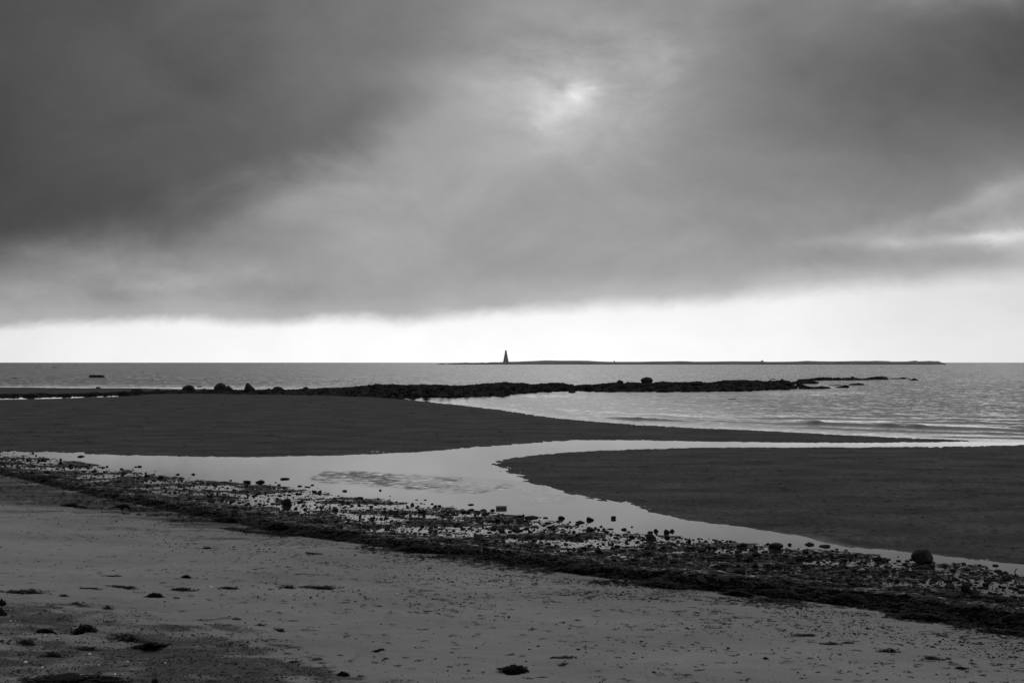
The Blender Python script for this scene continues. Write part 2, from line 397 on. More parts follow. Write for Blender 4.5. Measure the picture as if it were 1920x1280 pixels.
# swell crests running in to the bay shore
zw = np.zeros_like(x)
def crest(pts, amp, wid, x0, x1, seed):
    global zw
    cy = np.interp(ppx, [p[0] for p in pts], [p[1] for p in pts])
    Yc = F * H / (cy - HY)
    off = (y - Yc) + (fbm(x * 0.35, y * 0.05, seed, 3) - 0.5) * 1.3
    prof = np.where(off < 0, np.exp(-(off / (wid * 0.45)) ** 2), np.exp(-(off / (wid * 6.0)) ** 2))
    fade = sst(x0, x0 + 120, ppx) * (1 - sst(x1 - 60, x1 + 40, ppx))
    var = sst(0.36, 0.62, fbm(x * 0.45, y * 0.03, seed + 5, 4, 0.6)) * 0.5 + 0.5
    zw = zw + amp * prof * fade * var
crest([(1380, 793), (1500, 796.5), (1600, 799.5), (1700, 804), (1800, 808), (1920, 811.5), (2300, 820)], 0.28, 0.75, 1420, 2400, 31)
crest([(1500, 790), (1700, 793), (1920, 798), (2300, 806)], 0.13, 0.8, 1600, 2400, 32)
crest([(1000, 772), (1200, 782), (1400, 792), (1920, 812)], 0.07, 0.7, 1020, 1600, 33)
crest([(1120, 783.5), (1180, 787), (1240, 789), (1300, 790)], 0.18, 0.6, 1080, 1290, 34)
crest([(1500, 778), (1700, 781), (1920, 785), (2300, 790)], 0.08, 0.9, 1500, 2400, 35)
crest([(1420, 799), (1600, 805.5), (1800, 813), (1920, 817), (2300, 826)], 0.12, 0.45, 1440, 2400, 37)
crest([(1300, 783), (1500, 786.5), (1700, 789.5), (1920, 793), (2300, 800)], 0.10, 0.6, 1320, 2400, 38)
crest([(960, 768), (1100, 776), (1250, 783), (1400, 789)], 0.05, 0.5, 980, 1420, 39)
crest([(1650, 816.5), (1920, 823.5), (2300, 832)], 0.05, 0.35, 1700, 2400, 36)
zw = zw + is_sea * sst(3, 25, dsh) * (fbm(x * 0.3, y * 0.55, 51, 3) - 0.5) * 0.10 * np.exp(-y / 260)
V = np.stack([x, y, zw], 1)
me = np_mesh('sea', V, grid_faces(len(yw), len(uw)))
set_attr(me, 'wave', wv)
set_attr(me, 'ripple', (1 - is_sea) * (0.6 * cat * (0.5 + 0.5 * sst(0.25, 0.7, fbm(x * 0.7, y * 0.5, 12, 3))) + 0.16 * cat2))
w_ob = link_mesh('sea', me, M_WATER)
tag(w_ob, 'grey sea with a calm bay and a shallow stream across the beach', 'sea', kind='structure')

ico = bmesh.new(); bmesh.ops.create_icosphere(ico, subdivisions=1, radius=1.0)
IV = np.array([v.co[:] for v in ico.verts]); IF = np.array([[v.index for v in f.verts] for f in ico.faces]); ico.free()
# ------------------------------------------------------------------ rock outcrops and island from their skylines
def outcrop(name, top, base, depth, mat, step=1.0, nt=26, seed=0, craggy=1.0, name_only=False, scale_n=1.0, lumps=0, lsize=1.0):
    x0, x1 = top[0][0], top[-1][0]
    n = max(6, int((x1 - x0) / step)); px = np.linspace(x0, x1, n)
    ty = np.interp(px, [p[0] for p in top], [p[1] for p in top]); by = np.interp(px, [p[0] for p in base], [p[1] for p in base])
    Yf = F * H / (by - HY)
    dp = depth * np.clip((by - ty) / 10.0, 0.25, 1.3) * (0.8 + 0.4 * fbm(px / 30, px * 0, seed, 2))
    ends = np.clip(np.minimum(px - x0, x1 - px) / max(2.0, 0.02 * (x1 - x0)), 0, 1)
    t = np.linspace(0, 1, nt)
    T, PX = np.meshgrid(t, px, indexing='ij')
    YFm = np.broadcast_to(Yf, T.shape); D = np.broadcast_to(dp, T.shape)
    Yg = YFm + T * D
    Xg = (PX - 960) / F * Yg
    zt = H - (np.broadcast_to(ty, T.shape) - HY) * Yg / F         # height that touches the skyline at this distance
    k = scale_n
    n1 = fbm(Xg * 0.55 * k, Yg * 0.35 * k, seed + 1, 5, 0.6); n2 = 1 - np.abs(fbm(Xg * 1.3 * k, Yg * 0.8 * k, seed + 2, 4, 0.55) * 2 - 1)
    rise = sst(0, 0.30 + 0.25 * n1, T + 0.10 * n2 * craggy)
    back = 1 - sst(0.72, 1.0, T)
    terr = rise * (0.80 + 0.20 * sst(0.35, 0.6, T))
    z = zt * terr * back
    z = z - craggy * (1 - sst(0.42, 0.55, T) * (1 - sst(0.6, 0.7, T))) * (1 - n2) * 0.35 * np.maximum(zt, 0.15) * back
    z = z - craggy * (0.5 - n1) * 0.10 * np.maximum(zt, 0.1)*(1 - sst(0.42, 0.5, T) * (1 - sst(0.6, 0.7, T)))
    z = np.minimum(z, zt)
    z = z * np.broadcast_to(ends, T.shape) ** 0.5
    z[0, :] = -0.25; z[-1, :] = -0.25; z = np.where((T < 1e-6), -0.25, z)
    z[:, 0] = -0.25; z[:, -1] = -0.25
    Yg = Yg + (n1 - 0.5) * 0.10 * D * (T > 0) * craggy
    Vv = np.stack([Xg.ravel(), Yg.ravel(), z.ravel()], 1)
    Fq = grid_faces(nt, n); Ft = np.concatenate([Fq[:, [0, 1, 2]], Fq[:, [0, 2, 3]]])
    if lumps:
        r = np.random.default_rng(seed + 77); ti = np.clip((r.beta(1.2, 1.6, lumps) * (nt - 1)).astype(int), 1, nt - 2); xi = r.integers(2, n - 2, lumps)
        bx, by_, bz, cap = Xg[ti, xi], Yg[ti, xi], z[ti, xi], zt[ti, xi]
        wl = np.exp(r.normal(-0.75, 0.45, lumps)) * lsize * 0.62; hl = np.minimum(wl * r.uniform(.35, .8, lumps), np.maximum(cap - bz, 0.02) * 1.1 + 0.035)
        k_ = len(IV); J = IV[None] * r.uniform(.75, 1.3, (lumps, k_))[:, :, None]
        lx = J[:, :, 0] * wl[:, None] * r.uniform(.7, 1.5, lumps)[:, None] + bx[:, None]; ly = J[:, :, 1] * wl[:, None] + by_[:, None]; lz = J[:, :, 2] * hl[:, None] + (bz)[:, None]
        Vl = np.stack([lx.ravel(), ly.ravel(), lz.ravel()], 1); Fl = (IF[None] + (np.arange(lumps) * k_)[:, None, None]).reshape(-1, 3) + len(Vv)
        Vv = np.concatenate([Vv, Vl]); Ft = np.concatenate([Ft, Fl])
    cx, cy = float(Vv[:, 0].mean()), float(Vv[:, 1].mean()); Vv -= np.array([cx, cy, 0])
    me = np_mesh(name, Vv, Ft)
    o = link_mesh(name, me, mat, smooth=not lumps); o.location = (cx, cy, 0)
    return o

reef_top = [(640, 727), (650, 726), (672, 724.5), (690, 722.5), (700, 721.5), (708, 720), (716, 722), (728, 720.5), (740, 720.8), (760, 722), (775, 721), (800, 721.5), (830, 721), (845, 723), (870, 723),
            (890, 721), (905, 719.5), (920, 718.5), (935, 717.5), (945, 716), (955, 717.5), (975, 718), (984, 719), (992, 721), (1008, 720), (1030, 718.5), (1046, 717.5), (1056, 719), (1064, 721), (1076, 723.5), (1086, 721.5),
            (1100, 721), (1115, 721.5), (1126, 719.5), (1140, 718.5), (1152, 717), (1172, 719), (1184, 716.5), (1200, 717.5), (1228, 718), (1240, 715.5), (1248, 716), (1262, 717), (1288, 716.5), (1300, 715.5), (1311, 714.8),
            (1318, 717.5), (1335, 717), (1348, 715), (1362, 713), (1385, 712.3), (1400, 712.8), (1408, 715), (1418, 712.8), (1430, 714.5), (1442, 715), (1458, 713.5), (1470, 713), (1480, 716), (1486, 722), (1491, 728)]
reef_base = [(640, 743), (680, 744.5), (720, 745.8), (760, 745), (800, 744), (850, 743.5), (880, 743.8), (910, 742), (930, 740), (960, 739), (985, 737.5), (1010, 735.5), (1060, 733), (1100, 733.5), (1130, 735), (1180, 735), (1250, 735.5),
             (1300, 735), (1360, 734.2), (1400, 733.5), (1440, 731.5), (1470, 731), (1491, 729)]
o = outcrop('rocky_reef', reef_top, reef_base, 26, M_REEF, 0.9, 34, 3, 1.0, lumps=1500, lsize=1.0)
tag(o, 'long low black rock reef running out across the bay', 'reef')
rub_top = [(-40, 739.5), (0, 739), (22, 738), (50, 739.2), (72, 737.2), (90, 738.5), (110, 739), (140, 737.6), (165, 737.2), (176, 735), (190, 737), (215, 735), (236, 734.5), (255, 734), (280, 733.5), (300, 733), (330, 732), (345, 732.5), (365, 733),
           (395, 732), (420, 731.5), (440, 730.5), (455, 731), (480, 731), (500, 730), (520, 729.5), (545, 730), (560, 729), (590, 728.5), (596, 728), (604, 726.8), (620, 727), (640, 726.4), (662, 725.6), (690, 724.5), (705, 730)]
rub_base = [(-40, 744.5), (0, 744), (60, 743.2), (110, 742.2), (160, 741.3), (220, 740), (262, 739.6), (330, 739.3), (400, 739.8), (480, 740.6), (560, 741.6), (640, 743), (705, 745)]
o = outcrop('rock_ridge', rub_top, rub_base, 12, M_REEF, 0.9, 26, 9, 1.0, lumps=900, lsize=0.55)
tag(o, 'low ridge of black rubble between the sand flats and the far sand at left', 'rocks')

segs = [
 ([(1481, 717), (1486, 716), (1495, 715.2), (1505, 713), (1520, 713.5), (1526, 715), (1533, 716), (1535, 718)], [(1481, 719.6), (1535, 719.2)], 8, 'short flat black rock shelf just beyond the reef end'),
 ([(1494, 713), (1497, 711.4), (1510, 710.8), (1521, 709.8), (1530, 708.3), (1540, 707.4), (1549, 707), (1552, 709), (1556, 706.9), (1562, 709.6), (1566, 708), (1580, 708.6), (1594, 707.6), (1599, 706), (1603, 708.5), (1616, 709.6), (1624, 709.6), (1632, 707.3), (1641, 706), (1650, 705.4), (1657, 705.8), (1663, 706.3), (1666, 709.5)],
  [(1494, 714.2), (1530, 713.8), (1560, 712.8), (1600, 713), (1640, 712), (1666, 711.6)], 16, 'long black skerry farthest out behind the reef end'),
 ([(1489, 724), (1492, 722.5), (1496, 718), (1500, 714.5), (1504, 718), (1506, 722), (1512, 724)], [(1489, 724.8), (1512, 725.4)], 5, 'upright dark rock lump in the gap between reef and shelves'),
 ([(1497, 727.5), (1500, 725), (1506, 723.6), (1516, 724.6), (1526, 726), (1535, 725), (1545, 724.6), (1552, 725.6), (1556, 727.8)], [(1497, 729), (1530, 729.3), (1556, 728.4)], 8, 'low black rock shelf right of the reef end and nearest us'),
 ([(1570, 726.3), (1576, 725), (1582, 724.3), (1585, 721.6), (1587, 724.5), (1592, 726.4)], [(1570, 726.9), (1592, 726.9)], 5, 'small peaked black rock awash right of the low shelf'),
 ([(1596, 721.3), (1603, 719.3), (1612, 718.6), (1617, 719.4), (1617.5, 721)], [(1596, 721.9), (1617.5, 721.5)], 5, 'small flat black rock awash behind the peaked one'),
 ([(1562, 722.3), (1570, 721.7), (1578, 722.3)], [(1562, 722.7), (1578, 722.7)], 4, 'sliver of black rock barely breaking the water by the skerry'),
 ([(1668, 709.6), (1680, 709.0), (1688, 708.3), (1693, 706.8), (1698, 708.7), (1706, 709.5)], [(1668, 710.2), (1706, 710.2)], 10, 'thin rock with a small hump off the tip of the far skerry'),
 ([(1708, 712.4), (1712, 710.4), (1715, 709.2), (1718, 711.2), (1722, 712.4)], [(1708, 712.9), (1722, 712.9)], 6, 'last tiny rock beyond the tip of the skerry'),
 ([(1445, 711.1), (1450, 710.3), (1455, 711.1)], [(1445, 711.4), (1455, 711.4)], 5, 'tiny wet rock in the sea behind the reef near its right end'),
]
for k, (tp, bs_, dpth, lab) in enumerate(segs):
    o = outcrop('rock_outcrop', tp, bs_, dpth, M_REEF, 0.7, 14, 100 + k * 7, 0.55, lumps=12 + int((tp[-1][0] - tp[0][0]) * 1.2), lsize=0.7)
    tag(o, lab, 'rock')

isl_top = [(816, 682.4), (822, 681.4), (829, 680.9), (836, 682.2), (842, 681.4), (852, 680.6), (866, 679.9), (874, 679.2), (880, 680.1), (894, 680.0), (904, 679.2), (911, 680.0), (918, 679.0), (927, 678.6), (936, 678.8), (945, 678.2), (960, 677.9), (972, 677.6), (985, 677.0),
           (1000, 676.5), (1012, 675.9), (1022, 675.4), (1035, 675.5), (1055, 675.9), (1070, 675.8), (1085, 675.8), (1104, 676.1), (1112, 676.7), (1122, 677.3), (1140, 677.9), (1170, 678.0), (1200, 677.9), (1230, 677.3), (1255, 677.2), (1275, 676.7), (1290, 677.1), (1303, 677.7), (1340, 677.5),
           (1375, 677.0), (1400, 677.2), (1425, 677.2), (1440, 678.0), (1470, 677.8), (1495, 677.3), (1512, 676.2), (1535, 677.0), (1560, 677.3), (1583, 677.0), (1604, 676.5), (1630, 676.6), (1640, 676.1), (1664, 676.6), (1672, 677.5), (1700, 677.5), (1712, 676.2), (1717, 675.8), (1723, 677.2), (1743, 676.3), (1754, 677.0),
           (1760, 676.4), (1766, 678.0), (1772, 680.0), (1776, 682.6)]
o = outcrop('island', isl_top, [(816, 682.9), (1776, 682.9)], 420, M_ISLAND, 1.1, 22, 200, 0.4, scale_n=0.03)
tag(o, 'long low dark island on the horizon behind the beacon', 'island', kind='structure')

# ------------------------------------------------------------------ beacon tower on the island
def frustum(bm, x, y, z0, z1, w0, w1, d0=None, d1=None, rot=0.0):
    d0 = d0 or w0; d1 = d1 or w1; vs = []
    for (z, w, d) in ((z0, w0, d0), (z1, w1, d1)):
        for sx, sy in ((-1, -1), (1, -1), (1, 1), (-1, 1)):
            vx, vy = sx * w / 2, sy * d / 2
            vs.append(bm.verts.new((x + vx * math.cos(rot) - vy * math.sin(rot), y + vx * math.sin(rot) + vy * math.cos(rot), z)))
    for f in ((3, 2, 1, 0), (4, 5, 6, 7), (0, 1, 5, 4), (1, 2, 6, 5), (2, 3, 7, 6), (3, 0, 4, 7)):
        bm.faces.new([vs[i] for i in f])
def bm_obj(name, bm, mat, parent=None, smooth=False):
    me = bpy.data.meshes.new(name); bm.to_mesh(me); bm.free(); return link_mesh(name, me, mat, parent, smooth)

D = 1867 * H / (682.9 - HY) + 60
mpp = D / F
tx = (948.5 - 960) * mpp
tz0 = H - (678.9 - HY) * mpp - 1.2; tz1 = H - (659.3 - HY) * mpp; tz2 = H - (656.7 - HY) * mpp
tower = bpy.data.objects.new('beacon_tower', None); COL.objects.link(tower); tower.location = (tx, D, tz0)
tag(tower, 'tapering stone beacon tower with dark square top on the low island', 'beacon')
hh_ = tz1 - tz0
bm = bmesh.new(); frustum(bm, 0, 0, 0, hh_, 9.4, 2.2); bmesh.ops.subdivide_edges(bm, edges=bm.edges[:], cuts=3); bm_obj('tower_body', bm, M_TOWER, tower)
for sx, sy in ((-1, -1), (1, -1), (1, 1), (-1, 1)):
    bm = bmesh.new(); vs = []
    for z, r, w in ((0, 4.7, 1.3), (hh_, 1.15, 0.7)):
        for ax, ay in ((-1, -1), (1, -1), (1, 1), (-1, 1)):
            vs.append(bm.verts.new((sx * r + ax * w / 2, sy * r + ay * w / 2, z)))
    for f in ((3, 2, 1, 0), (4, 5, 6, 7), (0, 1, 5, 4), (1, 2, 6, 5), (2, 3, 7, 6), (3, 0, 4, 7)): bm.faces.new([vs[i] for i in f])
    bm_obj('buttress', bm, M_TOWERDARK, tower)
bm = bmesh.new(); frustum(bm, 0, 0, hh_ + 0.003, tz2 - tz0, 3.1, 3.0); frustum(bm, 0, 0, hh_ - 0.5, hh_, 3.5, 3.5)
bm_obj('lantern_top', bm, M_TOWERDARK, tower)
# island cairn and marker
def isl_item(name, px, py0, py1, w, lab, cat, kind):
    y_ = D + 90; mp = y_ / F; zb = H - (py0 - HY) * mp - 0.8; zt_ = H - (py1 - HY) * mp
    bm = bmesh.new()
    if kind == 'cairn':
        frustum(bm, 0, 0, 0, (zt_ - zb) * 0.62, w, w * 0.55, rot=0.4); frustum(bm, 0.1, 0, (zt_ - zb) * 0.62, zt_ - zb, w * 0.32, w * 0.2, rot=0.1)
        frustum(bm, -w * 0.7, 0.2, 0, (zt_ - zb) * 0.5, w * 0.5, w * 0.4, rot=0.7)
    else:
        frustum(bm, 0, 0, 0, (zt_ - zb) * 0.7, w * 0.5, w * 0.4, rot=0.2); frustum(bm, -w * 0.25, 0, (zt_ - zb) * 0.5, zt_ - zb, w * 0.45, w * 0.35, rot=0.3)
    bmesh.ops.bevel(bm, geom=bm.edges[:], offset=0.06, segments=1, affect='EDGES')
    o = bm_obj(name, bm, M_TOWERDARK); o.location = ((px - 960) * mp, y_, zb); tag(o, lab, cat)
isl_item('stone_marker', 1152, 677.6, 675.2, 2.6, 'tiny dark upright marker on the island midway from the beacon', 'marker', 'marker')
isl_item('stone_cairn', 1429.5, 677.0, 674.7, 3.2, 'little dark cairn on the island skyline toward its right end', 'cairn', 'cairn')

# ------------------------------------------------------------------ rocks
def rock_mesh(name, seed, sub=3, facets=5, rough=0.16, soft=0.0):
    bm = bmesh.new(); bmesh.ops.create_icosphere(bm, subdivisions=sub, radius=1.0)
    P = np.array([v.co[:] for v in bm.verts]); r = random.Random(seed)
    nrm = P.copy()
    P *= (1 + rough * 2.2 * (noise3(P * 1.3 + seed * 3.7, seed) - 0.5) + rough * (noise3(P * 3.1 + seed, seed + 4) - 0.5))[:, None]
    for k in range(facets):
        v = np.array([r.uniform(-1, 1), r.uniform(-1, 1), r.uniform(-0.3, 1)]); v /= np.linalg.norm(v)
        c = r.uniform(0.62, 0.9); d = P @ v; over = np.maximum(d - c, 0); P -= np.outer(over * (1 - soft), v)
    P *= (1 + 0.05 * (noise3(P * 7 + seed, seed + 8) - 0.5))[:, None]
    mn, mx = P.min(0), P.max(0); P = (P - (mn + mx) / 2) / ((mx - mn) / 2)
    for v, p in zip(bm.verts, P): v.co = p
    me = bpy.data.meshes.new(name); bm.to_mesh(me); bm.free()
    me.polygons.foreach_set('use_smooth', [sub > 2] * len(me.polygons))
    return me

def put_rock(px0, px1, ptop, pbase, label, mat=M_STONE, seed=1, name='stone', cat='stone', sink=0.25, facets=5, rough=0.16, peak=None, group=None, dfac=0.9, sub=3, rz=None, tilt=0.0, boxy=1.0, refl=False):
    if refl: pbase = ptop + 0.56 * (pbase - ptop)
    pc = (px0 + px1) / 2
    X, Y, Z = place(pc, pbase); X, Y, Z = float(X[0]), float(Y[0]), float(Z[0])
    w = (px1 - px0) * Y / F; hgt = (pbase - ptop) * Y / F
    me = rock_mesh(name, seed, sub, facets, rough)
    P = np.array([v.co[:] for v in me.vertices])
    if boxy != 1.0: P = np.sign(P) * np.abs(P) ** boxy
    if peak is not None:                     # shift the crown sideways: peaked stones
        t = np.clip((P[:, 2] + 1) / 2, 0, 1)
        P[:, 0] = P[:, 0] * (1 - 0.72 * t ** 1.4) + peak * t ** 1.2
    P[:, 0] *= w / 2; P[:, 1] *= w / 2 * dfac; full = hgt / (1 - sink)
    P[:, 2] = P[:, 2] * full / 2 + full / 2 - sink * full
    me.vertices.foreach_set('co', P.astype(np.float32).ravel()); me.update()
    o = link_mesh(name, me, mat, smooth=False); o.location = (X, Y + w / 2 * dfac * 0.55, Z)
    if tilt: o.rotation_euler[1] = tilt
    tag(o, label, cat, group)
    return o

B = M_BOULDER
put_rock(341, 363, 721.6, 734, 'rounded boulder standing alone at the left of the boulder row', B, 3, 'boulder', 'boulder', rough=.1, boxy=.72)
put_rock(369, 393, 727.6, 735, 'low wedge of dark rock between the two leftmost round boulders', B, 5, 'boulder', 'boulder', peak=0.1)
put_rock(399, 422, 717.6, 735, 'tall blocky boulder with flat top, second of the boulder row', B, 8, 'boulder', 'boulder', rough=.1, boxy=.72)
put_rock(418, 443, 722, 737, 'knobbly boulder leaning on the right side of the blocky one', B, 12, 'boulder', 'boulder', rough=.25, peak=-0.35)
put_rock(454, 484, 717, 738, 'pointed boulder with long slope on its right side', B, 17, 'boulder', 'boulder', rough=.07, peak=-0.42, boxy=.8)
put_rock(494, 509, 727.4, 736, 'small flat rock left of the last domed boulder', B, 21, 'boulder', 'boulder', peak=0.3)
put_rock(508, 533, 724.2, 738, 'broad domed boulder, rightmost of the boulder row', B, 25, 'boulder', 'boulder', rough=.08, boxy=.75)
put_rock(565, 579, 724.8, 735, 'small square rock on the ridge right of the boulder row', B, 28, 'boulder', 'boulder')
put_rock(243, 265, 727.6, 734.5, 'low flat rock slab on the far sand, left of the boulders', B, 32, 'boulder', 'boulder')
put_rock(286, 302, 728, 736, 'small rounded rock on the rubble left of the boulder row', B, 37, 'boulder', 'boulder')
put_rock(320, 332, 730.8, 737, 'small low rock just left of the lone round boulder', B, 39, 'boulder', 'boulder')
put_rock(179, 187, 724.8, 727.6, 'tiny round rock at the sea edge of the far left sand', B, 41, 'boulder', 'boulder')
put_rock(388, 400, 730, 737, 'small dark rock in front of the blocky boulder', B, 44, 'boulder', 'boulder')
put_rock(444, 456, 731, 738, 'small dark rock in front of the pointed boulder', B, 47, 'boulder', 'boulder')
put_rock(824, 846, 739.8, 748, 'smooth dark rock in the calm shallows below the reef', B, 51, 'boulder', 'boulder', rough=.08, refl=True)
put_rock(727, 737, 743.6, 747.2, 'small rock at the tip of the bay, leftmost in the water', B, 53, 'boulder', 'boulder', refl=True)
put_rock(764, 775, 743.6, 747.2, 'small low rock in the bay between tip and smooth rock', B, 55, 'boulder', 'boulder', refl=True)
put_rock(1064, 1082, 731, 740, 'pointed dark rock standing in the bay below the reef', B, 58, 'boulder', 'boulder', peak=0.0, refl=True)
put_rock(1084, 1097, 730.5, 735.3, 'low pointed rock right of the one standing in the bay', B, 61, 'boulder', 'boulder', peak=0.1, refl=True)
put_rock(1114, 1132, 729, 734.6, 'flat rock at the foot of the reef near its middle', B, 63, 'boulder', 'boulder')
def on_reef(px0, px1, ptop, pbase, Y, label, seed, rough=.12, peak=None):
    """boulder lying on top of the reef at distance Y"""
    pc = (px0 + px1) / 2; me = rock_mesh('boulder', seed, 3, 4, rough); P = np.array([v.co[:] for v in me.vertices])
    if peak is not None:
        t = np.clip((P[:, 2] + 1) / 2, 0, 1); P[:, 0] = P[:, 0] * (1 - 0.6 * t ** 1.4) + peak * t
    w = (px1 - px0) * Y / F; zb = H - (pbase - HY) * Y / F; zt_ = H - (ptop - HY) * Y / F
    P[:, 0] *= w / 2; P[:, 1] *= w / 2; P[:, 2] = (P[:, 2] + 1) / 2 * (zt_ - zb)
    me.vertices.foreach_set('co', P.astype(np.float32).ravel()); me.update()
    o = link_mesh('boulder', me, B, smooth=False); o.location = ((pc - 960) / F * Y, Y, zb); tag(o, label, 'boulder')
on_reef(1201, 1224, 706.6, 720, 127, 'largest round boulder perched on top of the reef', 71, .09)
on_reef(1156, 1169, 711.8, 721, 127, 'small boulder perched on the reef left of the largest one', 73)
on_reef(1065, 1076, 719.6, 726, 124, 'small squat boulder on the reef above the pointed bay rock', 75)
on_reef(1461, 1471, 709.6, 716, 129, 'small knob of rock on the right end of the reef', 77, .2, 0.1)
on_reef(940, 952, 715.8, 722, 124, 'slight dark knob on the reef below the beacon', 79, .2)

# far rocks and a flat slab out at sea
Yp = F * H / (707.2 - HY)
bm = bmesh.new(); w = 25.5 * Yp / F; hz = 4.4 * Yp / F
pr = [(-w / 2, -0.2), (-w / 2 + 0.02, hz * 0.95), (-w * 0.2, hz * 1.02), (w * 0.12, hz), (w * 0.33, hz), (w * 0.5, hz * 0.05), (w * 0.5, -0.2)]
fa = [bm.verts.new((a, -0.8, z)) for a, z in pr]; ba = [bm.verts.new((a * 0.95, 0.9, z * 0.93)) for a, z in pr]
bm.faces.new(fa); bm.faces.new(ba[::-1])
for i in range(len(pr)): bm.faces.new([fa[i], ba[i], ba[(i + 1) % len(pr)], fa[(i + 1) % len(pr)]])
bmesh.ops.recalc_face_normals(bm, faces=bm.faces[:]); bmesh.ops.bevel(bm, geom=bm.edges[:], offset=0.03, segments=1, affect='EDGES')
bmesh.ops.subdivide_edges(bm, edges=bm.edges[:], cuts=1)
for v in bm.verts: v.co += Vector((rnd.uniform(-.02, .02), rnd.uniform(-.02, .02), rnd.uniform(-.02, .02)))
o = bm_obj('flat_rock', bm, M_REEF); o.location = ((182.5 - 960) / F * Yp, Yp, 0)
tag(o, 'flat topped black slab of rock alone in the sea at far left', 'rock')
put_rock(99, 104, 687.7, 689, 'tiny rock near the horizon at far left, darkest of its row', B, 81, 'rock', 'rock')
put_rock(106.5, 110, 688.2, 689.1, 'tiny rock just right of the darkest one near the horizon', B, 82, 'rock', 'rock')
put_rock(66, 72, 688.2, 689.1, 'tiny rock near the horizon at far left, leftmost of its row', B, 83, 'rock', 'rock')
put_rock(284, 288, 710.2, 711.6, 'tiny rock awash in the sea above the left boulders', B, 84, 'rock', 'rock')
put_rock(22, 33, 707.6, 708.8, 'thin wet rock barely showing at the far left edge of the sea', B, 85, 'rock', 'rock')
put_rock(368, 379, 723.6, 725.2, 'low rock awash at the sea edge behind the boulder row', B, 86, 'rock', 'rock')

# near boulder
put_rock(1713, 1753, 1031, 1057, 'large round black boulder at the stream edge, right side', M_STONE, 4, 'boulder', 'boulder', sink=0.12, facets=3, rough=.16, sub=4)

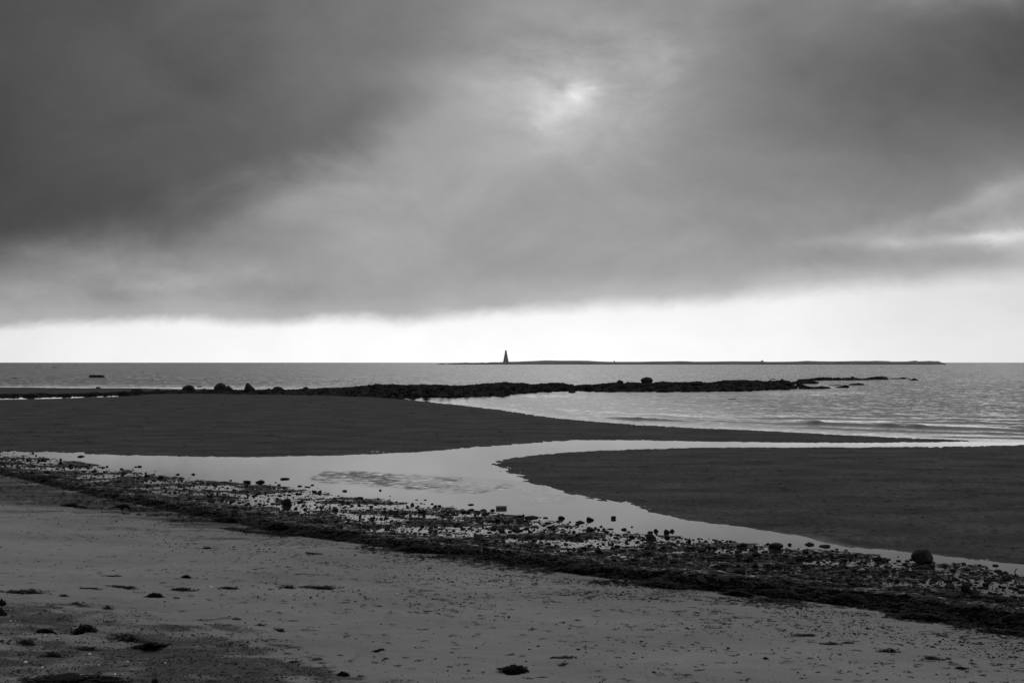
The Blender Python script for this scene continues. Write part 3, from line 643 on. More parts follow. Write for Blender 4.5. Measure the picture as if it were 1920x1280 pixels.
near = [  # x0 x1 top base label peak
 (877, 889, 944.4, 948, 'flat dark stone in the stream left of the canister', None),
 (875, 890, 953.6, 959.4, 'dark stone at the water edge just below the flat one', 0.3),
 (898, 914, 954, 960, 'ragged dark stone left of the canister at the water edge', 0.1),
 (920, 925, 955, 959, 'tiny round stone directly left of the canister', None),
 (939, 947, 962, 968, 'rounded stone at the water edge under the canister', -0.2),
 (968, 980, 965.5, 971, 'flat stone at the water edge right of the canister', None),
 (983, 1009, 967, 975, 'pair sized dark stone at the stream edge below the ripples', None),
 (1018, 1028, 969, 972.6, 'thin flat stone in the stream left of the ragged dark pair', None),
 (1045, 1062, 967, 976.4, 'ragged dark stone with a peak, left of the wedge stone', -0.2),
 (1077, 1099, 976, 983, 'long low dark stone just left of the wedge stone', 0.0),
 (1099, 1117, 969, 980.4, 'dark wedge shaped stone standing in the stream', -0.5),
 (1145.5, 1155.5, 967.2, 976.6, 'round dark stone standing alone in the stream', None),
 (1124, 1130, 984.8, 989, 'tiny round stone below and left of the round stone', None),
 (1139, 1151, 990.4, 993.6, 'thin flat stone under the round stone at the water edge', None),
 (1162, 1177, 989.6, 996, 'low dark stone with a knob right of the thin flat stone', 0.3),
 (1183, 1187, 985.8, 989.6, 'tiny round stone right of the knobbed stone', None),
 (1214, 1225, 995.4, 1000.6, 'oval stone left of the small peaked one', None),
 (1225, 1236, 990.6, 1001, 'small peaked stone left of the twin stones', -0.1),
 (1244, 1259, 992, 1004.6, 'left and larger of the two touching black stones in the stream', -0.35),
 (1254, 1266, 991.6, 1000.4, 'right and smaller of the two touching black stones in the stream', 0.2),
 (1271, 1278, 1006, 1010, 'small oval stone at the water edge right of the twin stones', None),
 (1288, 1297, 1008, 1018, 'upright dark stone at the edge of the weed below the stream', 0.2),
 (454, 470, 900.6, 908, 'square black stone block at the stream edge', None),
 (475, 497, 899.8, 908.4, 'large ragged black stone right of the square block', 0.2),
 (524, 542, 895.6, 900.6, 'flat oval stone out in the stream above the small ovals', None),
 (519, 526, 907, 910.8, 'small oval stone, nearest the large ragged stone', None),
 (557, 566, 909.4, 913.2, 'small oval stone, largest of the ovals in the stream', None),
 (574, 582, 911.8, 914.6, 'small thin oval stone in the stream left of the last oval', None),
 (582, 589, 907.6, 911, 'small oval stone, rightmost of the ovals in the stream', None),
 (641, 651, 918.2, 923, 'dark oval stone at the top edge of the stony shore', None),
 (710.5, 715.5, 916.8, 921.4, 'little round stone alone in the stream below the ripples', None),
 (769, 777, 942, 947, 'small pointed stone at the water edge below the ripples', 0.1),
 (778, 784, 936, 938, 'thin small stone in the stream, left of a similar one', None),
 (794, 800, 936, 938.4, 'thin small stone in the stream, right of a similar one', None),
 (820, 828, 946.4, 951, 'round stone at the shore edge left of the leaning one', None),
 (142, 159, 853.2, 858.6, 'dark stone in the stream at far left near the flats', -0.1),
 (108, 117, 863.6, 871, 'pointed black stone at the stream edge at far left', 0.0),
 (128, 136, 869.4, 873.4, 'small round stone right of the pointed black stone', None),
 (75, 82, 859.6, 863, 'small stone at far left, right one of a close pair', None),
 (69, 75, 860, 863, 'small stone at far left, left one of a close pair', None),
 (48, 56, 860, 863, 'small flat stone nearest the left frame edge in the stream', None),
 (197, 204, 872.6, 876.4, 'small peaked stone where the puddle opens to the stream', -0.2),
 (224, 231, 877.2, 881, 'small round stone above the long weedy spit', None),
 (257, 265, 872.6, 876.8, 'stone in the stream, right one of a close pair', None),
 (251, 257, 873.8, 876.6, 'flat stone in the stream, left one of a close pair', None),
 (270, 277, 888.4, 893.6, 'round black stone at the shore edge near the left', None),
 (297, 306, 891.6, 897, 'round black stone further right along the left shore edge', None),
 (327, 337, 887.2, 891.6, 'small dark stone in the stream with a twig beside it', 0.2),
 (357, 366, 886.8, 891.6, 'knobbed dark stone in the stream right of the twig stone', 0.3),
 (1443, 1470, 1018.6, 1027.6, 'long flat black slab at the water edge near the mound', None),
 (1509, 1532, 1016.6, 1025.6, 'black lumpy rock at the point facing the dark mound', -0.2),
 (1537, 1559, 1021, 1028, 'flat oval black rock in the stream right of the lumpy one', None),
 (1566, 1573, 1028, 1031.2, 'tiny flat stone in the stream right of the oval rock', None),
 (1492, 1508, 1041, 1053, 'square black block in the stony shore puddle', None),
 (1400, 1413, 1043, 1053, 'round black stone in the puddles left of the square block', None),
 (1476, 1489, 1051, 1057, 'domed black stone left of the square block in the puddle', None),
 (1556, 1565, 1039.4, 1044.8, 'small round stone on the shore edge, first right of the point', None),
 (1572, 1583, 1040.4, 1046, 'low round stone on the shore edge, second right of the point', None),
 (1592, 1601, 1040.2, 1046, 'small squarish stone on the shore edge, third right of the point', None),
 (1624, 1630, 1043.6, 1047, 'tiny round stone left of the squarish pair by the boulder', None),
 (1641, 1655, 1042.6, 1051.6, 'squarish black stone between the tiny one and the big boulder', None),
 (1654, 1668, 1048, 1052.2, 'flat stone touching the squarish stone near the big boulder', None),
 (1803, 1821, 1094, 1109, 'smooth grey egg shaped stone in the weed at the right', None),
 (1843, 1856, 1092, 1099, 'dark stone at the far right puddle, left of the dark end', None),
 (1881, 1893, 1070.6, 1077, 'flat pointed stone in the right end of the stream', 0.0),
 (1879, 1885, 1079, 1084, 'round stone just below the right end of the stream', None),
 (1862, 1874, 1058, 1063, 'low flat stone on the sandy spit at the right end', None),
 (1115, 1131, 1026, 1037, 'pyramid shaped stone sitting in the middle of the weed belt', 0.0),
 (73, 90, 890, 904, 'dark domed stone heaped with weed in the left of the belt', 0.0),
 (528, 545, 934, 946, 'round dark stone in the weed belt right of a white glint', None),
 (1820, 1842, 1112, 1124, 'broad low stone in the weed belt at the right', None),
 (1867, 1890, 1117, 1128, 'broad low stone in the weed belt closest to the right frame edge', None),
]
sx0 = [p[0] for p in shore]; sy0 = [p[1] for p in shore]
for k, (a, b_, t_, bs_, lab, pk) in enumerate(near):
    put_rock(a, b_, t_, bs_, lab, M_STONE, 300 + k * 3, 'stone', 'stone', sink=0.18, refl=bool(bs_ < np.interp((a + b_) / 2, sx0, sy0) + 3 and not 'big boulder' in lab), facets=rnd.choice([3, 5, 7]), rough=rnd.uniform(.1, .22), peak=pk, dfac=0.8)

# loose stones: shared meshes, real objects
protos = [rock_mesh('stone', 900 + k, 2, 5, 0.2) for k in range(9)]
for p_ in protos: p_.materials.append(M_STONE)
def scatter_stones(n, sampler, wr, label, group, flat=(0.25, 0.65)):
    pts = [sampler() for _ in range(n)]
    X, Y, Z = place([p[0] for p in pts], [p[1] for p in pts])
    for k in range(n):
        o = bpy.data.objects.new('stone', protos[rnd.randrange(9)]); COL.objects.link(o)
        w = wr(); o.location = (X[k], Y[k], Z[k] + w * 0.12)
        o.scale = (w / 2 * rnd.uniform(.85, 1.3), w / 2 * rnd.uniform(.7, 1.1), w / 2 * rnd.uniform(*flat))
        o.rotation_euler = (rnd.uniform(-.2, .2), rnd.uniform(-.2, .2), rnd.uniform(0, 6.28))
        tag(o, label, 'stone', group)
sx = [p[0] for p in shore]; sy = [p[1] for p in shore]; nx = [p[0] for p in inner]; ny = [p[1] for p in inner]
def belt(lo, hi):
    def f():
        px = rnd.uniform(-20, 1940); a = np.interp(px, sx, sy); b_ = np.interp(px, nx, ny)
        return px, a + (b_ - a) * rnd.uniform(lo, hi)
    return f
def edge_s():
    px = rnd.uniform(20, 1930); return px, np.interp(px, sx, sy) + rnd.gauss(0, 1) * 3.2 - 1
scatter_stones(95, edge_s, lambda: min(0.2, math.exp(rnd.gauss(-2.75, 0.45))), 'small black stone at the edge between stream and weed belt', 'small stones along the stream edge')
scatter_stones(110, belt(0.05, 0.9), lambda: min(0.21, math.exp(rnd.gauss(-2.3, 0.45))), 'dark wet stone half sunk in the weed belt among puddles', 'stones in the weed belt')

# old weed lines drying on the sand at the left end of the belt
# pebbles: uncountable
def pebble_field(name, X, Y, Z, W, mat, label, cat, flat=0.6, stretch=1.0):
    n = len(X); k = len(IV)
    ang = rng.uniform(0, 6.28, n); sxy = rng.uniform(.7, 1.3, (n, 2)); jit = rng.uniform(.75, 1.25, (n, k))
    P = IV[None] * jit[:, :, None]
    px = P[:, :, 0] * sxy[:, 0:1] * stretch; py = P[:, :, 1] * sxy[:, 1:2]
    ca, sa = np.cos(ang * (1 if stretch == 1 else .1))[:, None], np.sin(ang * (1 if stretch == 1 else .1))[:, None]
    xx = (px * ca - py * sa) * W[:, None] / 2 + X[:, None]; yy = (px * sa + py * ca) * W[:, None] / 2 + Y[:, None]
    zz = P[:, :, 2] * W[:, None] / 2 * flat + (Z + W * 0.1)[:, None]
    Vv = np.stack([xx.ravel(), yy.ravel(), zz.ravel()], 1); Fv = (IF[None] + (np.arange(n) * k)[:, None, None]).reshape(-1, 3)
    o = link_mesh(name, np_mesh(name, Vv, Fv), mat, smooth=False); tag(o, label, cat, kind='stuff'); return o

n = 11000
px = rng.uniform(-60, 1980, n); a = np.interp(px, sx, sy); b_ = np.interp(px, nx, ny)
t = rng.beta(1.1, 1.3, n) * 1.0 - 0.02; py = a + (b_ - a) * t + rng.normal(0, 2, n)
X, Y, Z = place(px, py); W = np.exp(rng.normal(-3.45, 0.6, n)); Zb = Z
pebble_field('shore_pebbles', X, Y, Zb, np.clip(W, 0.015, 0.11), M_STONE, 'dark pebbles strewn through the weed belt', 'pebbles', 0.42)
# pebbles and crumbs on the dry sand
def sand_sample(n, spread, seed):
    r = np.random.default_rng(seed)
    px = r.uniform(-60, 1980, n * 3); a = np.interp(px, nx, ny)
    py = a + 4 + r.exponential(spread, n * 3)
    X, Y = G_on_beach(px, np.minimum(py, 1330), 14)
    keep = r.uniform(0, 1, n * 3) < sst(0.42, 0.62, fbm(X * 0.8 + Y * .2, Y * 2.2 + X * .35, seed, 4)) * 0.95 + 0.05
    keep &= py < 1325
    px, py = px[keep][:n], py[keep][:n]
    return px, py
px, py = sand_sample(6500, 38, 5); X, Y, Z = place(px, py); W = np.exp(rng.normal(-4.15, 0.45, len(px)))
pebble_field('sand_pebbles', X, Y, Z, np.clip(W, 0.006, 0.05), M_PEBBLE, 'fine dark pebbles and crumbs on the dry sand', 'pebbles', 0.5)
px = rng.uniform(-60, 1980, 700); py = rng.uniform(1000, 1325, 700); ok = py > np.interp(px, nx, ny) + 12; px, py = px[ok], py[ok]
X, Y, Z = place(px, py); W = np.exp(rng.normal(-4.1, 0.4, len(px)))
pebble_field('scattered_pebbles', X, Y, Z, np.clip(W, 0.006, 0.045), M_PEBBLE, 'odd dark pebbles dotted over the open sand', 'pebbles', 0.6)
# grit patch lower left
px = rng.uniform(-60, 620, 9000); py = rng.uniform(1120, 1325, 9000); X, Y = G_on_beach(px, py, 14)
ok = sdf(X, Y, GRIT) + (fbm(X * 2, Y * 4.5, 93, 4, .65) - .5) * 1.6 > 0; X, Y, Z = place(px[ok], py[ok]); W = np.exp(rng.normal(-4.6, 0.5, len(X)))
pebble_field('gravel_patch', X, Y, Z, np.clip(W, 0.004, 0.035), M_PEBBLE, 'dark shelly grit over the sand at lower left', 'gravel', 0.7)
m_ = rng.uniform(0, 1, len(X)) < 0.06
pebble_field('shell_fragments', X[m_], Y[m_], Z[m_], np.clip(W[m_] * 1.1, 0.005, 0.012), M_SHELL, 'tiny white shell fragments in the dark grit', 'shell fragments', 0.4)

# ------------------------------------------------------------------ seaweed ribbons
def ribbons(X, Y, Z, Lg, Wd, lift, seg=4, seed=0, along=None, rngs=None):
    r = np.random.default_rng(seed); n = len(X)
    a = r.uniform(0, 6.28, n) if along is None else r.normal(along, 0.28, n) + np.pi * (r.uniform(0, 1, n) > .5)
    curl = r.normal(0, 1.3, n); t = np.linspace(0, 1, seg + 1)
    ang = a[:, None] + curl[:, None] * t[None]
    st = (Lg / seg)[:, None]
    cx = np.cumsum(np.cos(ang) * st, 1); cy = np.cumsum(np.sin(ang) * st, 1)
    cx -= cx.mean(1, keepdims=True); cy -= cy.mean(1, keepdims=True)
    wz = (np.sin(t[None] * np.pi * r.uniform(.6, 1.8, n)[:, None] + r.uniform(0, 3, n)[:, None]) * 0.5 + 0.5) * lift[:, None] + r.uniform(0, 1, (n, seg + 1)) * lift[:, None] * 0.4 + 0.003
    wd = Wd[:, None] * (0.35 + 0.65 * np.sin(np.pi * (0.08 + 0.84 * t)))[None] / 2
    nx_, ny_ = -np.sin(ang), np.cos(ang); tw = r.uniform(-1, 1, n)[:, None] * 0.6
    LX = cx + nx_ * wd + X[:, None]; LY = cy + ny_ * wd + Y[:, None]; LZ = Z[:, None] + wz + tw * wd * 0.7
    RX = cx - nx_ * wd + X[:, None]; RY = cy - ny_ * wd + Y[:, None]; RZ = Z[:, None] + wz - tw * wd * 0.7
    Vv = np.stack([np.stack([LX, LY, LZ], 2), np.stack([RX, RY, RZ], 2)], 2).reshape(-1, 3)
    b0 = (np.arange(n) * (seg + 1) * 2)[:, None] + np.arange(seg)[None] * 2
    b0 = b0.ravel(); Fv = np.stack([b0, b0 + 1, b0 + 3, b0 + 2], 1)
    return Vv, Fv

n = 17000
px = rng.uniform(-80, 2000, n); a = np.interp(px, sx, sy); b_ = np.interp(px, nx, ny)
t = np.where(rng.uniform(0, 1, n) < 0.6, 1 - np.abs(rng.normal(0.06, 0.16, n)), rng.uniform(0.05, 1.0, n))
py = a + (b_ - a) * np.clip(t, -0.02, 1.1)
ex = rng.uniform(-60, 560, 2600); ey = np.interp(ex, nx, ny) + rng.uniform(0, 1, 2600) * np.interp(ex, [-60, 250, 560], [48, 22, 8])
exx, eyy = G_on_beach(ex, ey, 14); kk = fbm(exx * 0.5, eyy * 3.5, 201, 3) > 0.52
ex2 = rng.uniform(500, 1990, 2400); ey2 = np.interp(ex2, nx, ny) + np.abs(rng.normal(0, 7, 2400)); ax2, ay2 = G_on_beach(ex2, ey2, 14)
k2 = fbm(ax2 * 0.9, ay2 * 2.5, 203, 3) > 0.5; ex = np.concatenate([ex, ex2]); ey = np.concatenate([ey, ey2]); kk = np.concatenate([kk, k2])
px[:kk.sum()] = ex[kk]; py[:kk.sum()] = ey[kk]; t[:kk.sum()] = 0.95
X, Y, Z = place(px, py)
Lg = rng.uniform(0.06, 0.22, n); Wd = rng.uniform(0.01, 0.04, n); lift = rng.uniform(0.003, 0.028, n)
kp = (t > 0.5) | (Z > 0.012) | (rng.uniform(0, 1, n) < 0.35)
X, Y, Z, Lg, Wd, lift = X[kp], Y[kp], Z[kp], Lg[kp], Wd[kp], lift[kp]
Vv, Fv = ribbons(X, Y, np.maximum(Z, 0), Lg, Wd, lift, 4, 3, along=-0.3)
o = link_mesh('seaweed', np_mesh('seaweed', Vv, Fv), M_WEED, smooth=True)
tag(o, 'black tangled seaweed in a long belt between stream and dry sand', 'seaweed', kind='stuff')

px, py = sand_sample(1500, 42, 17)
px2 = rng.uniform(-60, 1980, 500); py2 = rng.uniform(980, 1325, 500); ok = py2 > np.interp(px2, nx, ny) + 10
px = np.concatenate([px, px2[ok]]); py = np.concatenate([py, py2[ok]])
fx = rng.uniform(-60, 1980, 1500); fy = 720 + 330 * rng.uniform(0, 1, 1500) ** 0.8; fX, fY = G(fx, fy)
fk = (np.maximum(sdf(fX, fY, BANK_A), sdf(fX, fY, BANK_B)) > 0.3) & (fy < np.interp(fx, sx, sy)); fx, fy = fx[fk], fy[fk]
fx = np.repeat(fx, 3) + rng.normal(0, 3, len(fx) * 3); fX, fY, fZ = place(fx, np.repeat(fy, 3)); n = len(fX)
Vv, Fv = ribbons(fX, fY, fZ, rng.uniform(0.05, 0.2, n) * fY / 22, rng.uniform(0.01, 0.025, n) * fY / 25, rng.uniform(0.004, 0.02, n), 4, 88, along=-0.05)
o = link_mesh('seaweed_flecks', np_mesh('seaweed_flecks', Vv, Fv), M_WEED, smooth=True)
tag(o, 'dark flecks of weed dotted over the wet tidal flats', 'seaweed', kind='stuff')
# each fleck is a small bundle of three short strips lying along the beach contour
px = np.repeat(px, 4) + rng.normal(0, 4.5, len(px) * 4); py = np.repeat(py, 4) + rng.normal(0, 0.5, len(py) * 4)
gx = rng.uniform(-60, 620, 1500); gy = rng.uniform(1120, 1325, 1500); gX, gY = G_on_beach(gx, gy, 14); gk = (sdf(gX, gY, GRIT) > -0.2) & (fbm(gX * 2.2, gY * 4.0, 301, 3) > 0.55)
px = np.concatenate([px, gx[gk]]); py = np.concatenate([py, gy[gk]])
X, Y, Z = place(px, py); n = len(X)
Vv, Fv = ribbons(X, Y, Z, rng.uniform(0.02, 0.11, n), rng.uniform(0.004, 0.012, n), rng.uniform(0.001, 0.008, n), 4, 8, along=-0.12)
o = link_mesh('seaweed_scraps', np_mesh('seaweed_scraps', Vv, Fv), M_DRYWEED, smooth=True)
tag(o, 'thin dark scraps of seaweed scattered over the dry sand', 'seaweed', kind='stuff')

# ------------------------------------------------------------------ individual weed clumps on the sand
def clump(px, py, w, h, label, name='seaweed_clump', cat='seaweed clump', style='mound', seed=1, mat=None, slant=0.0):
    """w,h in photo pixels, py = foot row"""
    X, Y, Z = place(px, py); X, Y, Z = float(X[0]), float(Y[0]), float(Z[0]); mp = Y / F
    W = w * mp; Hh = h * mp; r = np.random.default_rng(seed); Vs = []; Fs = []; off = 0
    if style == 'mound': nr, dens, dep = int(60 + w * 3), 1.0, max(W * 0.30, Hh * 1.2)
    elif style == 'loose': nr, dens, dep = int(18 + w * 0.8), 0.6, max(W * 0.28, Hh)
    else: nr, dens, dep = int(16 + w * 0.5), 0.4, max(W * .08, Hh * .8)
    # ribbons filling a low heap
    u = np.clip(r.normal(0, 0.36, nr), -1, 1); v = np.clip(r.normal(0, 0.4, nr), -1, 1)
    skew = r.uniform(-.5, .5); prof = np.clip(1 - ((u - skew * (1 - np.abs(u))) * 0.95) ** 2 - 0.6 * v ** 2, 0.05, 1) * (0.25 + 1.3 * vnoise(u * 3.5 + seed, v * 2, seed))
    x = u * W / 2; y = v * dep / 2 + slant * u * W / 2
    zt_ = prof * Hh * 0.5 * r.uniform(0.0, 1, nr)
    if style == 'strand': zt_ *= 0.5
    gz = ground(X + x, Y + y) - Z
    Lg = np.minimum(r.uniform(.25, .6, nr) * W * (0.5 if style != 'strand' else 0.7), 0.16); Wd = np.clip(r.uniform(.03, .09, nr) * W, 0.004, 0.022)
    Vv, Fv = ribbons(x, y, np.maximum(gz, -0.03) + zt_, Lg, Wd, np.full(nr, Hh * 0.16), 5, seed, along=(0.1 + slant))
    Vs.append(Vv); Fs.append(Fv); off += len(Vv)
    if style in ('mound', 'loose'):      # matted core
        k = 15; uu, vv = np.meshgrid(np.linspace(-1, 1, k * 2), np.linspace(-1, 1, k)); uu = uu.ravel(); vv = vv.ravel()
        rr = np.sqrt(uu ** 2 + vv ** 2)
        edge = 0.35 + 0.95 * fbm(uu * 2.2 + seed, vv * 2.2, seed, 3)
        f_ = np.clip(1 - (rr / edge) ** 2, -0.2, 1)
        core = f_ * (0.35 + 0.9 * fbm(uu * 4 + seed, vv * 3 + 5, seed + 2, 4, .65)) * Hh * (1.0 if style == 'mound' else 0.25)
        xx = uu * W / 2; yy = vv * dep / 2 + slant * xx; g2 = ground(X + xx, Y + yy) - Z
        Vv = np.stack([xx, yy, g2 + core - 0.003], 1); Fv = grid_faces(k, k * 2) + off
        Vs.append(Vv); Fs.append(Fv)
    V_ = np.concatenate(Vs); F_ = np.concatenate(Fs)
    o = link_mesh(name, np_mesh(name, V_, F_), mat or M_WEED); o.location = (X, Y, Z); tag(o, label, cat)
    return o

clumps = [
 (963, 1262, 58, 20, 'large dark seaweed clump at the bottom centre of the sand', 'mound', 0),
 (291, 1119, 36, 10, 'compact dark seaweed clump above the grit patch', 'mound', 0),
 (350, 1083, 24, 7, 'small dark clump upper left, pointed like a little hill', 'mound', 0),
 (157, 1186, 52, 19, 'tall peaked seaweed mound in the grit patch', 'mound', 0),
 (86, 1185, 40, 10, 'low dark seaweed heap left of the peaked mound', 'mound', 0),
 (50, 1204, 44, 8, 'thin slanting seaweed streak left of centre in the grit', 'loose', -0.25),
 (238, 1199, 98, 17, 'long dark seaweed bank right of the peaked mound', 'loose', -0.22),
 (280, 1214, 62, 15, 'long dark seaweed bank with a stick at its right end', 'mound', 0.25),
 (160, 1217, 58, 10, 'curved seaweed wisp below the peaked mound', 'loose', 0.0),
 (98, 1235, 50, 15, 'shaggy seaweed clump with pale straws at lower left', 'mound', 0),
 (140, 1277, 195, 17, 'long flat seaweed mat along the bottom left frame edge', 'mound', 0),
 (290, 1279, 16, 10, 'round dark lump right of the long mat at the bottom edge', 'mound', 0),
 (342, 1106, 52, 8, 'feathery seaweed wisp right of the long thin strand', 'loose', 0),
 (432, 1103, 44, 5, 'faint seaweed wisp between feathery one and long strip', 'loose', 0),
 (232, 1101, 66, 6, 'long thin seaweed strand lying level on the sand', 'strand', 0),
 (172, 1103, 40, 3, 'fine tail of weed left of the long thin strand', 'strand', 0),
 (211, 1080, 38, 3, 'short curved stem on the open sand at upper left', 'strand', 0),
 (203, 1141, 30, 12, 'branching seaweed tuft above the peaked mound', 'loose', 0),
 (143, 1132, 28, 7, 'little round tuft left of the branching one', 'loose', 0),
 (120, 1117, 28, 5, 'small dark tuft with a thin tail at left', 'loose', 0),
 (330, 1121, 18, 4, 'tiny dark scrap right of the compact clump', 'loose', 0),
 (45, 1111, 100, 8, 'broad faint weed smear at the left frame edge', 'loose', 0),
 (3, 1134, 22, 13, 'black weed heap cut by the left frame edge, upper one', 'mound', 0),
 (1, 1152, 26, 16, 'black weed heap cut by the left frame edge, lower one', 'mound', 0),
 (540, 1102, 40, 8, 'knotted left end of the long strip of weed', 'loose', 0),
 (598, 1102, 82, 6, 'long level strip of weed in the middle of the sand', 'loose', 0),
 (388, 1028, 20, 4, 'small flat weed patch on the sand under the belt', 'mound', 0),
 (526, 1182, 24, 9, 'small rounded lump of weed with a faint tail', 'loose', 0),
 (490, 1172, 26, 5, 'thin faint tuft left of the rounded lump', 'loose', 0),
 (443, 1161, 24, 6, 'small faint tuft left of the two by the twig', 'loose', 0),
 (553, 1190, 20, 5, 'small pale tuft below the twig', 'loose', 0),
 (710, 1220, 26, 5, 'small dark scrap alone right of the grit patch', 'mound', 0),
 (722, 1235, 22, 5, 'pale scrap just below the small dark one', 'loose', 0),
 (644, 1266, 30, 10, 'dark double tuft near the bottom left of centre', 'mound', 0),
 (677, 1268, 22, 4, 'thin dark scrap right of the double tuft', 'loose', 0),
 (595, 1236, 26, 6, 'faint tuft right of the grit patch', 'loose', 0),
 (550, 1241, 28, 5, 'faint tuft at the right tip of the grit patch', 'loose', 0),
 (1052, 1233, 56, 5, 'thin drawn out weed streak right of the large bottom clump', 'strand', 0),
 (1055, 1246, 22, 5, 'small tuft under the thin streak at right of the large clump', 'loose', 0),
 (1558, 1207, 46, 5, 'slanting thin weed wisp, left of three on the right sand', 'loose', 0),
 (1662, 1221, 46, 9, 'dark ragged weed tuft, middle of three on the right sand', 'loose', -0.1),
 (1750, 1235, 46, 8, 'dark ragged weed tuft, right of three on the right sand', 'loose', -0.15),
 (1803, 1253, 26, 5, 'small dark weed scrap below the ragged tufts', 'mound', 0),
 (1436, 1235, 14, 5, 'tiny dark weed scrap on the middle right sand', 'mound', 0),
 (1590, 1205, 30, 4, 'faint weed line under the gritty drift at right', 'loose', 0),
 (1510, 1191, 50, 5, 'loose weed line below the belt on the right', 'loose', -0.1),
]
for k, (px, py, w, h, lab, st, sl) in enumerate(clumps):
    clump(px, py, w, h, lab, style=st, seed=500 + k, slant=sl, mat=M_WEED if st == 'mound' else M_DRYWEED)
# heavy heaps along the inner edge of the belt
heaps = [(140, 949, 60, 8, 'low weed heap at the left end of the belt, behind the crow'), (425, 978, 60, 12, 'dark weed heap in the belt right of the crow'),
         (520, 990, 70, 14, 'dark weed heap on the sand side of the belt, left of centre'), (790, 1034, 110, 18, 'thick black weed heap in the belt above the middle sand'),
         (1080, 1072, 90, 16, 'thick black weed heap in the belt below the stream stones'), (1250, 1100, 110, 14, 'black weed heap jutting onto the sand at the belt kink'),
         (1385, 1116, 70, 12, 'low black weed tongue on the sand side of the belt'), (1460, 1118, 90, 16, 'humped black weed heap right of the tongue'),
         (1590, 1128, 110, 20, 'broadest black weed heap of the belt at right'), (1740, 1160, 120, 14, 'long black weed bank below the egg shaped stone'),
         (1800, 1167, 30, 9, 'small pointed weed tip at the end of the long bank'), (1880, 1172, 90, 7, 'thin black weed line at the right frame edge, upper'),
         (1890, 1187, 90, 9, 'thick black weed line at the right frame edge, lower')]
for k, (px, py, w, h, lab) in enumerate(heaps):
    clump(px, py, w, h, lab, 'seaweed_heap', 'seaweed heap', 'mound', 700 + k, slant=-0.35)
# weed strip floating at the bay shore
for k, (px, py, w, lab) in enumerate([(842, 757.2, 26, 'thin dark weed strip at the bay edge, nearest the reef'), (1000, 777.5, 22, 'thin dark weed strip at the bay edge below the reef middle')]):
    X, Y, Z = place(px, py)
    o = clump(px, py, w, 1.2, lab, 'seaweed_strip', 'seaweed', 'strand', 800 + k, mat=M_WEED)

# ------------------------------------------------------------------ sticks, log, blade, canister
def tube(name, pts, radii, mat, label, cat, loc, sides=7):
    bm = bmesh.new(); rings = []
    for i, (p, r_) in enumerate(zip(pts, radii)):
        d = Vector(pts[min(i + 1, len(pts) - 1)]) - Vector(pts[max(i - 1, 0)]); d.normalize()
        a_ = d.cross(Vector((0, 0, 1))); a_ = a_ if a_.length > 1e-4 else Vector((1, 0, 0)); a_.normalize(); c_ = d.cross(a_)
        ring = [bm.verts.new(Vector(p) + (a_ * math.cos(k * 2 * math.pi / sides) + c_ * math.sin(k * 2 * math.pi / sides)) * r_ * rnd.uniform(.85, 1.15)) for k in range(sides)]
        rings.append(ring)
    for i in range(len(rings) - 1):
        for k in range(sides): bm.faces.new([rings[i][k], rings[i][(k + 1) % sides], rings[i + 1][(k + 1) % sides], rings[i + 1][k]])
    bm.faces.new(rings[0][::-1]); bm.faces.new(rings[-1]); bmesh.ops.recalc_face_normals(bm, faces=bm.faces[:])
    o = bm_obj(name, bm, mat, None, True); o.location = loc; tag(o, label, cat); return o
def stick(px, py, pts, r_, label, name='driftwood_stick', cat='stick', mat=M_WOOD):
    """pts: (dx,dz) in photo pixels from the foot"""
    X, Y, Z = place(px, py); X, Y, Z = float(X[0]), float(Y[0]), float(Z[0]); mp = Y / F
    P = [(a * mp, 0.02 * math.sin(a), b_ * mp) for a, b_ in pts]
    n_ = len(P); rr = [max(0.5 * r_ * mp, r_ * mp * (1 - 0.5 * i / max(1, n_ - 1))) for i in range(n_)]
    return tube(name, P, rr, mat, label, cat, (X, Y, Z))
stick(590, 1039.5, [(-16, 4), (-8, 3), (0, 2.2), (8, 1.6), (16, 1.6)], 2.0, 'short dark log lying on the sand under the belt', 'driftwood_log', 'log')
stick(545, 1164, [(-12, 4), (-8, 1.8), (0, 1.0), (8, 0.8), (14, 0.8)], 0.9, 'thin dark twig with raised left end on the middle sand', 'twig', 'twig')
stick(314, 1210, [(-8, 0.5), (0, 3), (8, 8), (12, 11)], 1.1, 'stick poking up from the right end of the dark bank', 'driftwood_stick', 'stick')
stick(196, 1166, [(0, 0), (-1, 4), (-3, 9)], 0.9, 'short stalk standing up above the peaked mound', 'stalk', 'stalk')
stick(203, 1166, [(-6, 1), (0, 1), (8, 0.8)], 1.1, 'flat foot of dark stem beside the short stalk', 'stem', 'stem')
stick(150, 1279, [(-4, 0), (2, 7), (9, 11), (16, 12)], 0.55, 'pale bent straw arching over the mat at the bottom edge', 'straw', 'straw', grey_surface('dry_straw', .25, .4, 30, .8, .1))
stick(1904, 1078, [(1.5, 0), (-1.0, 3), (-2.3, 6), (0.5, 9), (3, 13)], 1.6, 'thin dark blade of wood standing up at the right end of the stream', 'driftwood', 'driftwood')
stick(1374, 748.6, [(-9, 0.3), (-2, 0.4), (3, 0.9), (6, 1.6)], 0.9, 'dark branch floating in the bay below the reef', 'floating_branch', 'branch')

